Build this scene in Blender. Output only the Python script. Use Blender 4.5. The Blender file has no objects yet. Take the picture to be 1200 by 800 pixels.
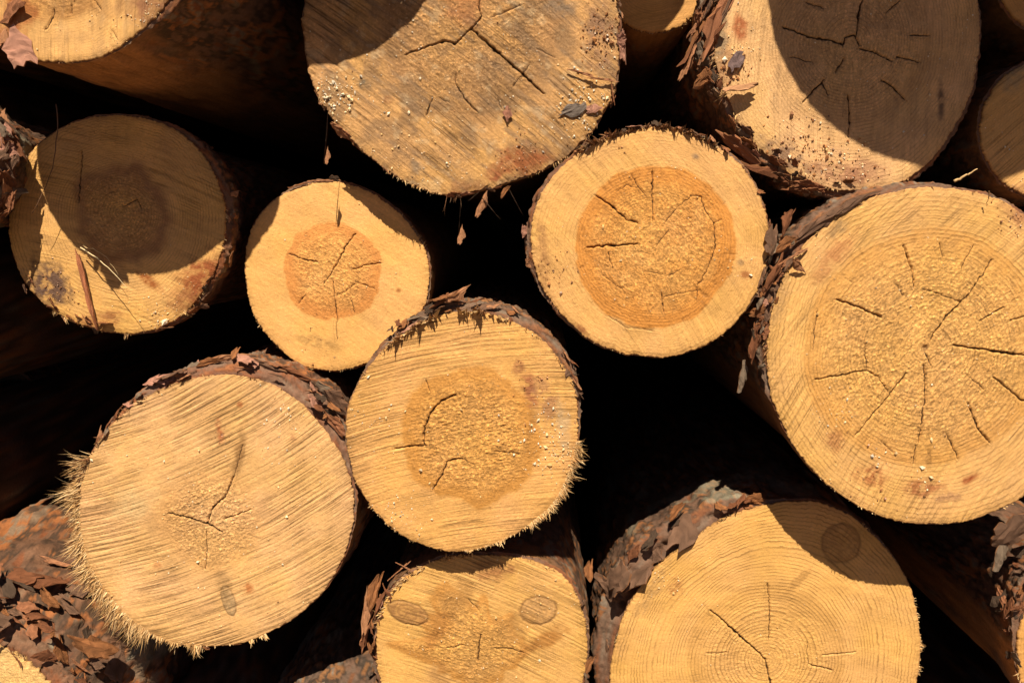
import bpy, math, random
import numpy as np
from mathutils import Vector, Matrix, Euler

# ------------------------------------------------------------------ camera, world, sun, exposure
F = 1.067                      # metres to the plane of the cut ends; also the focal length in "1200 px" units
CAM_H = 0.95
sc = bpy.context.scene
COL = sc.collection
cam_d = bpy.data.cameras.new("camera")
cam_d.sensor_width = 36.0
cam_d.lens = F * 1000 * 36 / 1200
cam_d.clip_start = 0.02
cam_d.clip_end = 500
cam = bpy.data.objects.new("camera", cam_d)
COL.objects.link(cam)
cam.location = (0, -F, CAM_H)
cam.rotation_euler = (math.radians(90) - math.atan(120 / 1067), 0, math.atan(40 / 1067))
sc.camera = cam
CAM_R = np.array(cam.rotation_euler.to_matrix())

SUN_DIR = Vector((0.0, 0.78, -1.0))          # the way the light travels
EL = math.atan2(1.0, 0.78)
w = bpy.data.worlds.new("World")
sc.world = w
w.use_nodes = True
nt = w.node_tree
bg = nt.nodes["Background"]
sky = nt.nodes.new("ShaderNodeTexSky")
sky.sky_type = 'NISHITA'
sky.sun_disc = False
sky.sun_elevation = EL
sky.sun_rotation = math.radians(180)
sky.air_density = 0.15
sky.dust_density = 0.3
sky.ozone_density = 0.0
bg.inputs[1].default_value = 0.05
nt.links.new(sky.outputs[0], bg.inputs[0])
sun_d = bpy.data.lights.new("sun", 'SUN')
sun_d.energy = 5.0
sun_d.angle = math.radians(0.5)
sun_d.color = (1.0, 0.825, 0.58)
sun = bpy.data.objects.new("sun", sun_d)
COL.objects.link(sun)
sun.location = (0, -4, 6)
sun.rotation_euler = SUN_DIR.to_track_quat('-Z', 'Y').to_euler()
sc.view_settings.view_transform = 'Standard'
sc.view_settings.look = 'None'
sc.view_settings.exposure = 0.6
sc.view_settings.gamma = 1.0
sc.cycles.max_bounces = 12
sc.cycles.diffuse_bounces = 9

rng = np.random.default_rng(7)
random.seed(7)


def P(px, py, Y):
    """the point of the plane y = Y (metres) seen at photo pixel px, py"""
    d = CAM_R @ np.array([(px - 600) / 1067.0, (400 - py) / 1067.0, -1.0])
    t = (Y + F) / d[1]
    return np.array([0, -F, CAM_H]) + d * t


# ------------------------------------------------------------------ noise
_T = np.random.default_rng(3).random((256, 256)).astype(np.float32) * 2 - 1


def n2(x, y, seed=0):
    x = np.asarray(x, np.float32) + seed * 17.37 + 500
    y = np.asarray(y, np.float32) + seed * 41.13 + 500
    xi = np.floor(x).astype(np.int64)
    yi = np.floor(y).astype(np.int64)
    fx = x - xi
    fy = y - yi
    fx = fx * fx * (3 - 2 * fx)
    fy = fy * fy * (3 - 2 * fy)
    a = _T[xi & 255, yi & 255]
    b = _T[(xi + 1) & 255, yi & 255]
    c = _T[xi & 255, (yi + 1) & 255]
    d = _T[(xi + 1) & 255, (yi + 1) & 255]
    return (a * (1 - fx) + b * fx) * (1 - fy) + (c * (1 - fx) + d * fx) * fy


def fbm(x, y, seed=0, o=4, g=0.5):
    s = 0
    a = 1.0
    t = 0
    for k in range(o):
        s = s + a * n2(x * 2 ** k, y * 2 ** k, seed + k * 3.7)
        t += a
        a *= g
    return s / t


def cells(x, y, seed=0):
    """Voronoi: F1, F2, cell hash"""
    xi = np.floor(x)
    yi = np.floor(y)
    f1 = np.full(x.shape, 9.0)
    f2 = np.full(x.shape, 9.0)
    h = np.zeros(x.shape)
    for i in (-1, 0, 1):
        for j in (-1, 0, 1):
            cx = xi + i
            cy = yi + j
            a = (cx.astype(np.int64) + 37 * seed) & 255
            b = (cy.astype(np.int64) + 11 * seed) & 255
            ox = _T[a, b] * 0.5 + 0.5
            oy = _T[b, (a + 91) & 255] * 0.5 + 0.5
            d = np.hypot(cx + ox - x, cy + oy - y)
            hh = _T[(a + 53) & 255, (b + 29) & 255] * 0.5 + 0.5
            m = d < f1
            f2 = np.where(m, f1, np.minimum(f2, d))
            h = np.where(m, hh, h)
            f1 = np.where(m, d, f1)
    return f1, f2, h


def sstep(a, b, x):
    t = np.clip((x - a) / (b - a), 0, 1)
    return t * t * (3 - 2 * t)


def lay(col, m, rgb):
    m = np.clip(m, 0, 1)[:, None]
    return col * (1 - m) + np.asarray(rgb, np.float32)[None, :] * m


# ------------------------------------------------------------------ materials
def attr_mat(name, rough, spec, n_scale, n_amt, bump_scale, bump_d, sss=0.0):
    m = bpy.data.materials.new(name)
    m.use_nodes = True
    t = m.node_tree
    b = t.nodes["Principled BSDF"]
    at = t.nodes.new("ShaderNodeAttribute")
    at.attribute_name = "col"
    tc = t.nodes.new("ShaderNodeTexCoord")
    no = t.nodes.new("ShaderNodeTexNoise")
    no.inputs["Scale"].default_value = n_scale
    no.inputs["Detail"].default_value = 6
    no.inputs["Roughness"].default_value = 0.65
    t.links.new(tc.outputs["Object"], no.inputs["Vector"])
    mr = t.nodes.new("ShaderNodeMapRange")
    mr.inputs[1].default_value = 0.25
    mr.inputs[2].default_value = 0.75
    mr.inputs[3].default_value = 1 - n_amt
    mr.inputs[4].default_value = 1 + n_amt
    t.links.new(no.outputs["Fac"], mr.inputs[0])
    mx = t.nodes.new("ShaderNodeVectorMath")
    mx.operation = 'SCALE'
    t.links.new(at.outputs["Color"], mx.inputs[0])
    t.links.new(mr.outputs[0], mx.inputs["Scale"])
    t.links.new(mx.outputs[0], b.inputs["Base Color"])
    n3 = t.nodes.new("ShaderNodeTexNoise")
    n3.inputs["Scale"].default_value = bump_scale
    n3.inputs["Detail"].default_value = 5
    n3.inputs["Roughness"].default_value = 0.7
    t.links.new(tc.outputs["Object"], n3.inputs["Vector"])
    bp = t.nodes.new("ShaderNodeBump")
    bp.inputs["Strength"].default_value = 0.8
    bp.inputs["Distance"].default_value = bump_d
    t.links.new(n3.outputs["Fac"], bp.inputs["Height"])
    t.links.new(bp.outputs[0], b.inputs["Normal"])
    b.inputs["Roughness"].default_value = rough
    b.inputs["Specular IOR Level"].default_value = spec
    return m




def wood_mat():
    """sawn pine: smooth per-point fields (ring phase, saw coordinates, check distance) drawn out into crisp grain by the nodes"""
    m = bpy.data.materials.new("sawn_pine")
    m.use_nodes = True
    t = m.node_tree
    b = t.nodes["Principled BSDF"]

    def attr(n_):
        a = t.nodes.new("ShaderNodeAttribute")
        a.attribute_name = n_
        return a

    def mth(op, x, y=None, z_=None, clamp=False):
        n_ = t.nodes.new("ShaderNodeMath")
        n_.operation = op
        n_.use_clamp = clamp
        for i, v in enumerate((x, y, z_)):
            if v is None:
                continue
            if isinstance(v, (int, float)):
                n_.inputs[i].default_value = v
            else:
                t.links.new(v, n_.inputs[i])
        return n_.outputs[0]

    def rampm(x, a, c, o0=0.0, o1=1.0):
        n_ = t.nodes.new("ShaderNodeMapRange")
        n_.interpolation_type = 'SMOOTHSTEP'
        for i, v in enumerate((a, c, o0, o1)):
            n_.inputs[i + 1].default_value = v
        t.links.new(x, n_.inputs[0])
        return n_.outputs[0]

    def comb(x, y, z_):
        n_ = t.nodes.new("ShaderNodeCombineXYZ")
        for i, v in enumerate((x, y, z_)):
            if isinstance(v, (int, float)):
                n_.inputs[i].default_value = v
            else:
                t.links.new(v, n_.inputs[i])
        return n_.outputs[0]

    def noise(vec, scale, detail=3, rough=0.6):
        n_ = t.nodes.new("ShaderNodeTexNoise")
        n_.inputs["Scale"].default_value = scale
        n_.inputs["Detail"].default_value = detail
        n_.inputs["Roughness"].default_value = rough
        t.links.new(vec, n_.inputs["Vector"])
        return n_.outputs["Fac"]
    col = attr("col")
    A = t.nodes.new("ShaderNodeSeparateXYZ")
    t.links.new(attr("fld").outputs["Vector"], A.inputs[0])
    B = t.nodes.new("ShaderNodeSeparateXYZ")
    t.links.new(attr("msk").outputs["Vector"], B.inputs[0])
    chk = attr("chk").outputs["Fac"]
    ph, tt, ll = A.outputs
    ring_s, saw_s, rough_s = B.outputs
    oi = t.nodes.new("ShaderNodeObjectInfo")
    rnd = mth('MULTIPLY', oi.outputs["Random"], 97.0)
    saw_v = comb(mth('MULTIPLY', tt, 1.0), mth('MULTIPLY', ll, 0.018), rnd)
    chipv = comb(mth('MULTIPLY', tt, 1.0), mth('MULTIPLY', ll, 0.34), rnd)
    iso = comb(tt, ll, rnd)
    # rings
    wob = noise(iso, 0.35, 3)
    p2 = mth('ADD', ph, mth('MULTIPLY', mth('SUBTRACT', wob, 0.5), 0.2))
    fr = mth('FRACT', p2)
    late = mth('MULTIPLY', rampm(fr, 0.55, 0.86), rampm(fr, 0.90, 1.0, 1.0, 0.0))
    amp = rampm(noise(comb(mth('MULTIPLY', mth('FLOOR', p2), 7.3), mth('MULTIPLY', ll, 0.004), rnd), 1.0, 1), 0.3, 0.65, 0.35, 1.0)
    patch = rampm(noise(iso, 0.05, 3), 0.38, 0.60, 0.25, 1.0)
    late = mth('MULTIPLY', mth('MULTIPLY', late, amp), mth('MULTIPLY', patch, ring_s))
    # saw lines
    n1 = noise(saw_v, 0.55, 4, 0.7)
    groove = mth('MULTIPLY', rampm(n1, 0.54, 0.63), saw_s)
    lift = mth('MULTIPLY', mth('SUBTRACT', n1, 0.5), saw_s)
    # torn grain
    c1 = noise(chipv, 0.45, 6, 0.72)
    c2 = noise(iso, 0.36, 6, 0.75)
    hole = mth('MULTIPLY', rampm(c1, 0.53, 0.62), rough_s)
    spark = mth('MULTIPLY', rampm(c2, 0.52, 0.62), rough_s)  # pale chips, their sparkling highlights put into the colour
    # drying checks
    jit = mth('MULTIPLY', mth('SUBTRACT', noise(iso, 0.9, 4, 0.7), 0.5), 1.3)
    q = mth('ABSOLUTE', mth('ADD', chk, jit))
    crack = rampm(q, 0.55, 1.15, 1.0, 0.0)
    fine = noise(iso, 1.3, 4, 0.75)
    # colour
    k = mth('MULTIPLY_ADD', late, -0.44, 1.0)
    k = mth('MULTIPLY', k, mth('MULTIPLY_ADD', groove, -0.46, 1.0))
    k = mth('MULTIPLY', k, mth('MULTIPLY_ADD', lift, -0.5, 1.0))
    k = mth('MULTIPLY', k, mth('MULTIPLY_ADD', hole, -0.34, 1.0))
    k = mth('MULTIPLY', k, mth('MULTIPLY_ADD', spark, 0.74, 1.0))
    k = mth('MULTIPLY', k, mth('MULTIPLY_ADD', mth('SUBTRACT', fine, 0.5), 0.55, 1.0))
    k = mth('MULTIPLY', k, mth('MULTIPLY_ADD', rough_s, 0.20, 1.0))
    sc1 = t.nodes.new("ShaderNodeVectorMath")
    sc1.operation = 'SCALE'
    t.links.new(col.outputs["Color"], sc1.inputs[0])
    t.links.new(k, sc1.inputs["Scale"])
    # late wood and grooves are browner, not only darker
    mixb = t.nodes.new("ShaderNodeMix")
    mixb.data_type = 'RGBA'
    t.links.new(mth('MULTIPLY', mth('ADD', late, mth('ADD', groove, mth('MULTIPLY', hole, 0.5))), 0.26, clamp=True), mixb.inputs[0])
    t.links.new(sc1.outputs[0], mixb.inputs[6])
    mixb.inputs[7].default_value = (0.30, 0.13, 0.035, 1)
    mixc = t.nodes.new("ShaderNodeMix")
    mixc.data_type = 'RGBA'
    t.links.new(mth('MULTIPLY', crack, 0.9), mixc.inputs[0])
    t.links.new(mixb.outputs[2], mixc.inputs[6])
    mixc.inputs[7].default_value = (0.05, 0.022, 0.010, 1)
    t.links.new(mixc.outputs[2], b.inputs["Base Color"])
    # relief in millimetres
    hgt = mth('MULTIPLY', late, 0.30)
    hgt = mth('MULTIPLY_ADD', groove, -0.8, hgt)
    hgt = mth('MULTIPLY_ADD', lift, 1.6, hgt)
    hgt = mth('MULTIPLY_ADD', mth('MULTIPLY', c1, rough_s), 2.1, hgt)
    hgt = mth('MULTIPLY_ADD', mth('MULTIPLY', c2, rough_s), 2.8, hgt)
    hgt = mth('MULTIPLY_ADD', fine, 0.55, hgt)
    hgt = mth('MULTIPLY_ADD', crack, -2.5, hgt)
    bp = t.nodes.new("ShaderNodeBump")
    bp.inputs["Strength"].default_value = 1.0
    bp.inputs["Distance"].default_value = 0.001
    t.links.new(hgt, bp.inputs["Height"])
    t.links.new(bp.outputs[0], b.inputs["Normal"])
    b.inputs["Roughness"].default_value = 0.62
    b.inputs["Specular IOR Level"].default_value = 0.35
    return m


M_WOOD = wood_mat()
M_BARK = attr_mat("pine_bark", 0.75, 0.30, 260, 0.32, 500, 0.0012)
M_FIBRE = attr_mat("torn_fibre", 0.7, 0.3, 300, 0.2, 700, 0.0003)
M_CRUMB = attr_mat("sawdust_grain", 0.35, 0.6, 300, 0.2, 600, 0.0003)


def mesh(name, verts, faces, cols, mat, smooth=True, extra=None):
    """verts (n,3) metres; faces (m,4) or a list of index tuples; cols (n,3) linear"""
    me = bpy.data.meshes.new(name)
    verts = np.asarray(verts, np.float32)
    if isinstance(faces, np.ndarray):
        k = faces.shape[1]
        me.vertices.add(len(verts))
        me.vertices.foreach_set("co", verts.ravel())
        me.loops.add(faces.size)
        me.loops.foreach_set("vertex_index", faces.ravel().astype(np.int32))
        me.polygons.add(len(faces))
        me.polygons.foreach_set("loop_start", (np.arange(len(faces)) * k).astype(np.int32))
        me.polygons.foreach_set("loop_total", np.full(len(faces), k, np.int32))
        me.update(calc_edges=True)
    else:
        me.from_pydata([tuple(map(float, v)) for v in verts], [], [tuple(map(int, f)) for f in faces])
    a = me.color_attributes.new("col", 'FLOAT_COLOR', 'POINT')
    c = np.ones((len(verts), 4), np.float32)
    c[:, :3] = np.clip(cols, 0, 1)
    a.data.foreach_set("color", c.ravel())
    if extra:
        for nm, arr in extra.items():
            if arr.ndim == 2:
                at_ = me.attributes.new(nm, 'FLOAT_VECTOR', 'POINT')
                at_.data.foreach_set("vector", arr.astype(np.float32).ravel())
            else:
                at_ = me.attributes.new(nm, 'FLOAT', 'POINT')
                at_.data.foreach_set("value", arr.astype(np.float32).ravel())
    me.polygons.foreach_set("use_smooth", np.full(len(me.polygons), bool(smooth)))
    me.materials.append(mat)
    me.validate()
    return me


def link(name, me, parent=None):
    o = bpy.data.objects.new(name, me)
    COL.objects.link(o)
    if parent is not None:
        o.parent = parent
    return o


def tag(o, label=None, cat=None, group=None, kind=None):
    if label:
        o["label"] = label
    if cat:
        o["category"] = cat
    if group:
        o["group"] = group
    if kind:
        o["kind"] = kind
    return o


# ------------------------------------------------------------------ colours (albedo, linear)
SAP = (0.66, 0.385, 0.14)
HEART = (0.60, 0.30, 0.085)
PALE = (0.72, 0.52, 0.28)
GREY = (0.45, 0.33, 0.20)
RED = (0.34, 0.105, 0.03)
DIRT = (0.12, 0.07, 0.04)
B_RED = (0.188, 0.0736, 0.036)
B_MAUVE = (0.164, 0.0944, 0.0656)
B_DARK = (0.068, 0.044, 0.032)
B_ORANGE = (0.272, 0.116, 0.048)
B_GREY = (0.192, 0.148, 0.116)
CAMB = (0.30, 0.155, 0.065)


# ------------------------------------------------------------------ outline of a cut end
def outline(pts, c, Y):
    """radius in mm for 720 angles about the centre"""
    w_ = np.array([P(x, y, Y) for x, y in pts]) * 1000
    cc = P(c[0], c[1], Y) * 1000
    x = w_[:, 0] - cc[0]
    z = w_[:, 2] - cc[2]
    th = np.arctan2(z, x) % (2 * np.pi)
    r = np.hypot(x, z)
    o = np.argsort(th)
    th = th[o]
    r = r[o]
    t = np.arange(720) * np.pi / 360
    R = np.interp(t, np.r_[th[-1] - 2 * np.pi, th, th[0] + 2 * np.pi], np.r_[r[-1], r, r[0]])
    k = np.exp(-0.5 * (np.arange(-20, 21) / 8.0) ** 2)
    k /= k.sum()
    return np.convolve(np.r_[R[-20:], R, R[:20]], k, mode='valid')


def circ(cx, cy, r, n=24):
    return [(cx + r * math.cos(a * 2 * math.pi / n), cy + r * math.sin(a * 2 * math.pi / n)) for a in range(n)]


def sampler(R):
    def f(th):
        t = (th % (2 * np.pi)) * 360 / np.pi
        i = np.floor(t).astype(np.int64) % 720
        fr = t - np.floor(t)
        return R[i] * (1 - fr) + R[(i + 1) % 720] * fr
    return f


def ang_table(tab):
    """[(deg, value)] -> periodic function of radians"""
    a = sorted((d % 360, v) for d, v in tab)
    d = np.array([q[0] for q in a], float)
    v = np.array([q[1] for q in a], float)
    t = np.arange(720) / 2.0
    R = np.interp(t, np.r_[d[-1] - 360, d, d[0] + 360], np.r_[v[-1], v, v[0]])
    k = np.exp(-0.5 * (np.arange(-14, 15) / 5.0) ** 2)
    k /= k.sum()
    return sampler(np.convolve(np.r_[R[-14:], R, R[:14]], k, mode='valid'))


def seg_dist(x, z, pts):
    """distance to a polyline and the fraction along it (0..1)"""
    best = np.full(x.shape, 1e9)
    frac = np.zeros(x.shape)
    L = [math.hypot(pts[i + 1][0] - pts[i][0], pts[i + 1][1] - pts[i][1]) for i in range(len(pts) - 1)]
    T = sum(L)
    acc = 0
    for i in range(len(pts) - 1):
        ax, az = pts[i]
        bx, bz = pts[i + 1]
        l2 = L[i] ** 2 + 1e-9
        t = np.clip(((x - ax) * (bx - ax) + (z - az) * (bz - az)) / l2, 0, 1)
        d = np.hypot(x - ax - t * (bx - ax), z - az - t * (bz - az))
        m = d < np.abs(best)
        sg = np.where((bx - ax) * (z - az) - (bz - az) * (x - ax) >= 0, 1.0, -1.0)
        best = np.where(m, d * sg, best)
        frac = np.where(m, (acc + t * L[i]) / T, frac)
        acc += L[i]
    return best, frac


# ------------------------------------------------------------------ the sawn end
def make_face(S, seed):
    Y = S['Y']
    c = S['c']
    cw = P(c[0], c[1], Y)

    def loc(px, py):
        p = (P(px, py, Y) - cw) * 1000
        return p[0], p[2]
    Rf = S['Rf']
    Rmax = S['R'].max()
    res = S.get('res', 1.15)
    N = int(2 * Rmax * 1.05 / res)
    g = np.linspace(-1.045, 1.045, N)
    U, V = np.meshgrid(g, g)
    U = U.ravel()
    V = V.ravel()
    au = np.abs(U) > np.abs(V)
    rho = np.where(au, U, V)
    safe = np.where(np.abs(rho) < 1e-9, 1e-9, rho)
    phi = np.where(au, np.pi / 4 * (V / safe), np.pi / 2 - np.pi / 4 * (U / safe))
    th = np.where(rho < 0, phi + np.pi, phi) % (2 * np.pi)
    m = np.abs(rho)
    mm = np.minimum(m, 1)
    jag = S.get('jag', 1.0)
    Rt = Rf(th) + jag * (1.3 * fbm(np.cos(th) * 9, np.sin(th) * 9, seed) + 0.9 * n2(np.cos(th) * 45, np.sin(th) * 45, seed + 5)
                         + 0.6 * n2(np.cos(th) * 110, np.sin(th) * 110, seed + 6))
    r = mm * Rt
    x = r * np.cos(th)
    z = r * np.sin(th)
    S['jagR'] = lambda t: Rf(t) + jag * (1.3 * fbm(np.cos(t) * 9, np.sin(t) * 9, seed))
    px_, pz_ = loc(*S.get('pith', c))
    # distance from the pith, following the outline towards the rim
    dx = x - px_
    dz = z - pz_
    rp = np.hypot(dx, dz)
    Rm = float(np.mean(S['R']))
    warp = 3.2 * fbm(x / 48, z / 48, seed + 1, 2)
    follow = mm ** 1.5
    rw = rp * (1 - follow) + (m * Rm) * follow + warp
    thp = np.arctan2(dz, dx)
    h = 1.6 * fbm(x / 60, z / 60, seed + 2, 3)
    col = np.tile(np.array(S.get('sap', SAP), np.float32) * np.array((1.0, 0.93, 0.85), np.float32), (len(x), 1))
    # broad mottling
    mot = fbm(x / 28, z / 28, seed + 11, 4)
    col *= (1 + 0.13 * mot)[:, None]
    warm = fbm(x / 45, z / 45, seed + 12, 3)
    col[:, 2] *= (1 - 0.18 * warm)
    # heartwood
    hr = S.get('heart', 0.5 * Rm)
    hs = S.get('heart_s', 0.6)
    hedge = S.get('hedge', 3.0)
    hc = S.get('hc')
    if hc is not None:
        hx, hz = loc(*hc)
        rh = np.hypot(x - hx, z - hz)
        tph = np.arctan2(z - hz, x - hx)
    else:
        rh = rp
        tph = thp
    hn = S.get('hn', 0.06)
    rh = rh * (1 + hn * fbm(np.cos(tph) * 2.2, np.sin(tph) * 2.2, seed + 20, 3)) + 2.2 * fbm(x / 9, z / 9, seed + 21, 3)
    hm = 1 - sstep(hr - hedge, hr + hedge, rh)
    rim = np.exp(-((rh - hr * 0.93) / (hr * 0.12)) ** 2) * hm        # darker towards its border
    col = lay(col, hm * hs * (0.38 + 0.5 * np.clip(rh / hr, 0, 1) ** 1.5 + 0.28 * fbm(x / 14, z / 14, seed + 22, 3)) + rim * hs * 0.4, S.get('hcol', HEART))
    # growth rings
    sp = S.get('ring', 3.2)
    rs = S.get('ring_s', 0.5)
    spv = rw / sp + 0.8 * n2(rw / 17, 0 * rw, seed + 30) + 0.16 * fbm(x / 9, z / 9, seed + 31, 2)
    fr = spv - np.floor(spv)
    ring_f = spv
    late = sstep(0.45, 0.85, fr) * (1 - sstep(0.9, 1.0, fr))
    amp = 0.55 + 0.45 * n2(np.floor(spv) * 1.7, 0 * rw, seed + 32)
    vis = 0.6 + 0.4 * sstep(-0.35, 0.35, fbm(x / 35, z / 35, seed + 33, 3))
    late = late * amp * vis
    col *= (1 - 0.10 * rs * late)[:, None]
    h += 0.3 * rs * late
    h += S.get('ring_r', 0.25) * hm * late
    # saw marks
    a = math.radians(S.get('saw_a', 10))
    ss = S.get('saw', 0.4)
    t_ = -x * math.sin(a) + z * math.cos(a)
    l_ = x * math.cos(a) + z * math.sin(a)
    t_ = t_ + S.get('saw_c', 0.0006) * l_ * l_ + 1.2 * n2(l_ / 45, t_ / 60, seed + 40)
    s1 = n2(t_ / 1.5, l_ / 90, seed + 41)
    s2 = n2(t_ / 3.4, l_ / 60, seed + 42)
    s3 = n2(t_ / 6.0, l_ / 120, seed + 43)
    groove = sstep(0.18, 0.75, s2) * (0.5 + 0.5 * sstep(-0.2, 0.4, n2(l_ / 7, t_ / 4, seed + 44)))
    if S.get('saw_p'):
        pp = t_ / S['saw_p'] + 0.5 * n2(t_ / 22, 0 * t_, seed + 46)
        fp = np.abs((pp - np.floor(pp)) - 0.5) * 2
        gp = (1 - sstep(0.0, 0.42, fp)) * sstep(-0.55, 0.3, n2(np.floor(pp + 0.5) * 3.1, l_ / 38, seed + 47))
        groove = np.maximum(groove * 0.4, gp)
    smask = np.clip(0.55 + 0.9 * fbm(x / 40, z / 40, seed + 45, 3), 0, 1) * (1 - S.get('saw_hm', 0.55) * hm)
    h += ss * smask * (0.2 * s1 + 0.35 * s3 - 1.3 * groove)
    col *= (1 - 0.50 * ss * smask * groove - 0.05 * ss * smask * s1)[:, None]
    smear = n2(t_ / 5, l_ / 45, seed + 48) + 0.6 * n2(t_ / 2.2, l_ / 28, seed + 49)
    col *= (1 + 0.07 * smear)[:, None]
    # torn, rough grain
    rough = S.get('rough', 0.5) * (0.18 + 0.82 * (1 - sstep(hr * 0.55, hr * 1.05, rh)))
    if 'rough_all' in S:
        rough = rough + S['rough_all']
    ca, sa = math.cos(a), math.sin(a)
    u_ = (x * ca + z * sa)
    v_ = (-x * sa + z * ca)
    t1 = n2(u_ / 3.4, v_ / 1.7, seed + 50)
    t2 = n2(x / 1.6, z / 1.6, seed + 51)
    t3 = fbm(x / 8, z / 8, seed + 52, 3)
    chip = sstep(0.1, 0.8, t1) * sstep(-0.25, 0.5, t3)
    t4 = n2(x / 1.25 + 7, z / 1.0, seed + 53)
    h += rough * (0.45 * t1 + 0.3 * t2 + 0.55 * chip + 0.15 * t4)
    col *= (1 + rough * (0.12 * t1 + 0.14 * chip + 0.10 * t4) - 0.12 * rough * sstep(0.2, 0.8, -t1))[:, None]
    # fine grain everywhere
    f1 = n2(x / 1.3, z / 1.3, seed + 55)
    f2_ = n2(x / 2.3, z / 2.3, seed + 58)
    h += 0.05 * f1 + 0.08 * f2_
    col *= (1 + 0.03 * f1 + 0.05 * f2_)[:, None]
    # pores and small specks of dirt
    pits = sstep(0.72, 0.9, n2(x / 2.1, z / 2.1, seed + 56)) * sstep(-0.1, 0.4, n2(x / 24, z / 24, seed + 57))
    col = lay(col, pits * S.get('pits', 0.35), (0.26, 0.13, 0.05))
    h -= 0.3 * pits
    wt = S.get('weather', 0.0)
    if wt:
        wn = fbm(x / 22, z / 22, seed + 150, 4)
        col = lay(col, wt * sstep(-0.1, 0.45, wn), (0.27, 0.165, 0.085))
        wn2 = fbm(u_ / 40, v_ / 6, seed + 151, 4)
        col = lay(col, wt * 0.8 * sstep(0.12, 0.5, wn2), (0.22, 0.145, 0.09))
        wn3 = fbm(x / 12, z / 12, seed + 152, 3)
        col = lay(col, wt * 0.25 * sstep(0.25, 0.5, wn3), (0.66, 0.55, 0.38))
    # knots
    for (kx, ky, rx, ry, rot, colr, st) in S.get('knots', []):
        ox, oz = loc(kx, ky)
        q = math.radians(rot)
        X = (x - ox) * math.cos(q) + (z - oz) * math.sin(q)
        Z = -(x - ox) * math.sin(q) + (z - oz) * math.cos(q)
        e = np.hypot(X / rx, Z / ry) + 0.07 * fbm(x / 6, z / 6, seed + 60, 3)
        km = 1 - sstep(0.86, 1.0, e)
        kr = np.exp(-((e - 0.97) / 0.07) ** 2)
        kk = 0.5 + 0.5 * np.sin(e * 19 + 2 * n2(x / 5, z / 5, seed + 61))
        col = lay(col, km * st * (0.55 + 0.3 * kk), colr)
        col = lay(col, kr * st * 0.75, (colr[0] * 0.4, colr[1] * 0.35, colr[2] * 0.35))
        fan = n2(np.arctan2(Z, X) * 6, e * 1.5, seed + 63)
        col *= (1 + 0.22 * st * km * fan)[:, None]
        h += km * 0.5 * st - kr * 0.9 * st + km * 0.3 * n2(X / 1.5, Z / 6, seed + 62)
    # stains
    for k, (kx, ky, rx, ry, rot, colr, st, brk) in enumerate(S.get('stains', [])):
        ox, oz = loc(kx, ky)
        q = math.radians(rot)
        X = (x - ox) * math.cos(q) + (z - oz) * math.sin(q)
        Z = -(x - ox) * math.sin(q) + (z - oz) * math.cos(q)
        e = np.hypot(X / rx, Z / ry)
        sm = (1 - sstep(0.35, 1.15, e + 0.5 * fbm(x / 11, z / 11, seed + 65 + k, 3)))
        sm *= (1 - brk) + brk * sstep(-0.45, 0.05, fbm(x / 5.5, z / 5.5, seed + 70 + k, 3))
        col = lay(col, sm * min(1, st * 1.15), tuple(q_ * 0.78 for q_ in colr))
        h += sm * brk * 0.8 * np.abs(n2(x / 2.2, z / 2.2, seed + 71))
    # drying checks
    wx = 0.6 * n2(x / 2.2, z / 2.2, seed + 85) + 0.7 * n2(x / 4.5, z / 4.5, seed + 80) + 0.6 * n2(x / 13, z / 13, seed + 82)
    wz = 0.6 * n2(x / 2.2, z / 2.2, seed + 86) + 0.7 * n2(x / 4.5, z / 4.5, seed + 81) + 0.6 * n2(x / 13, z / 13, seed + 83)
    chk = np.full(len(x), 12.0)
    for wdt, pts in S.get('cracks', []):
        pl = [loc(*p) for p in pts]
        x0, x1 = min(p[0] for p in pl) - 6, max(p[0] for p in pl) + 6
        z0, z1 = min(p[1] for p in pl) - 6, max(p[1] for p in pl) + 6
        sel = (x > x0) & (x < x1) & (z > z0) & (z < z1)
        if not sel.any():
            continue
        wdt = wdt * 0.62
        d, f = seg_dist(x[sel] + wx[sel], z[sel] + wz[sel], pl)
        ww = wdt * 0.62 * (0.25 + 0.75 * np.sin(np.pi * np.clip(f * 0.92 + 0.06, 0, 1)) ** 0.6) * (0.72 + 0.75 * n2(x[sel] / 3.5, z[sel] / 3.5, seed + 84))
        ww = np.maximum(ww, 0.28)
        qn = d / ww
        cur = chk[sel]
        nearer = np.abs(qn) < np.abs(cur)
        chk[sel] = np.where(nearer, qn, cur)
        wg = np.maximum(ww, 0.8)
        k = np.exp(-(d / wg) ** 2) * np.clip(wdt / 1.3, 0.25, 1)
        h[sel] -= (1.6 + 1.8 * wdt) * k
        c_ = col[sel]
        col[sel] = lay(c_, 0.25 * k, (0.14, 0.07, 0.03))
    # hairline radial checks and torn pits between the rings
    na = 34
    ra = n2(np.cos(thp) * na / 3.3 + 0.05 * wx, np.sin(thp) * na / 3.3 + 0.05 * wz, seed + 140)
    rb = sstep(0.05, 0.5, n2(rp / 13, thp * 2.2, seed + 141)) * sstep(6, 16, rp) * (0.25 + 0.75 * hm)
    hair = (1 - sstep(0.0, 0.055, np.abs(ra))) * rb
    mc = S.get('hair', 0.5)
    h -= 0.9 * mc * hair
    col *= (1 - 0.38 * mc * hair)[:, None]
    tc_ = fbm(rp / 2.4, thp * 13, seed + 142, 2)
    arcs = sstep(0.18, 0.5, tc_) * (0.2 + 0.8 * hm) * sstep(-0.1, 0.35, fbm(x / 16, z / 16, seed + 143, 2))
    h -= 0.6 * mc * arcs
    col *= (1 - 0.22 * mc * arcs)[:, None]
    if S.get('pith_hole'):
        k = np.exp(-(rp / S['pith_hole']) ** 2)
        h -= 4 * k
        col = lay(col, 0.6 * k, (0.18, 0.11, 0.07))
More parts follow.
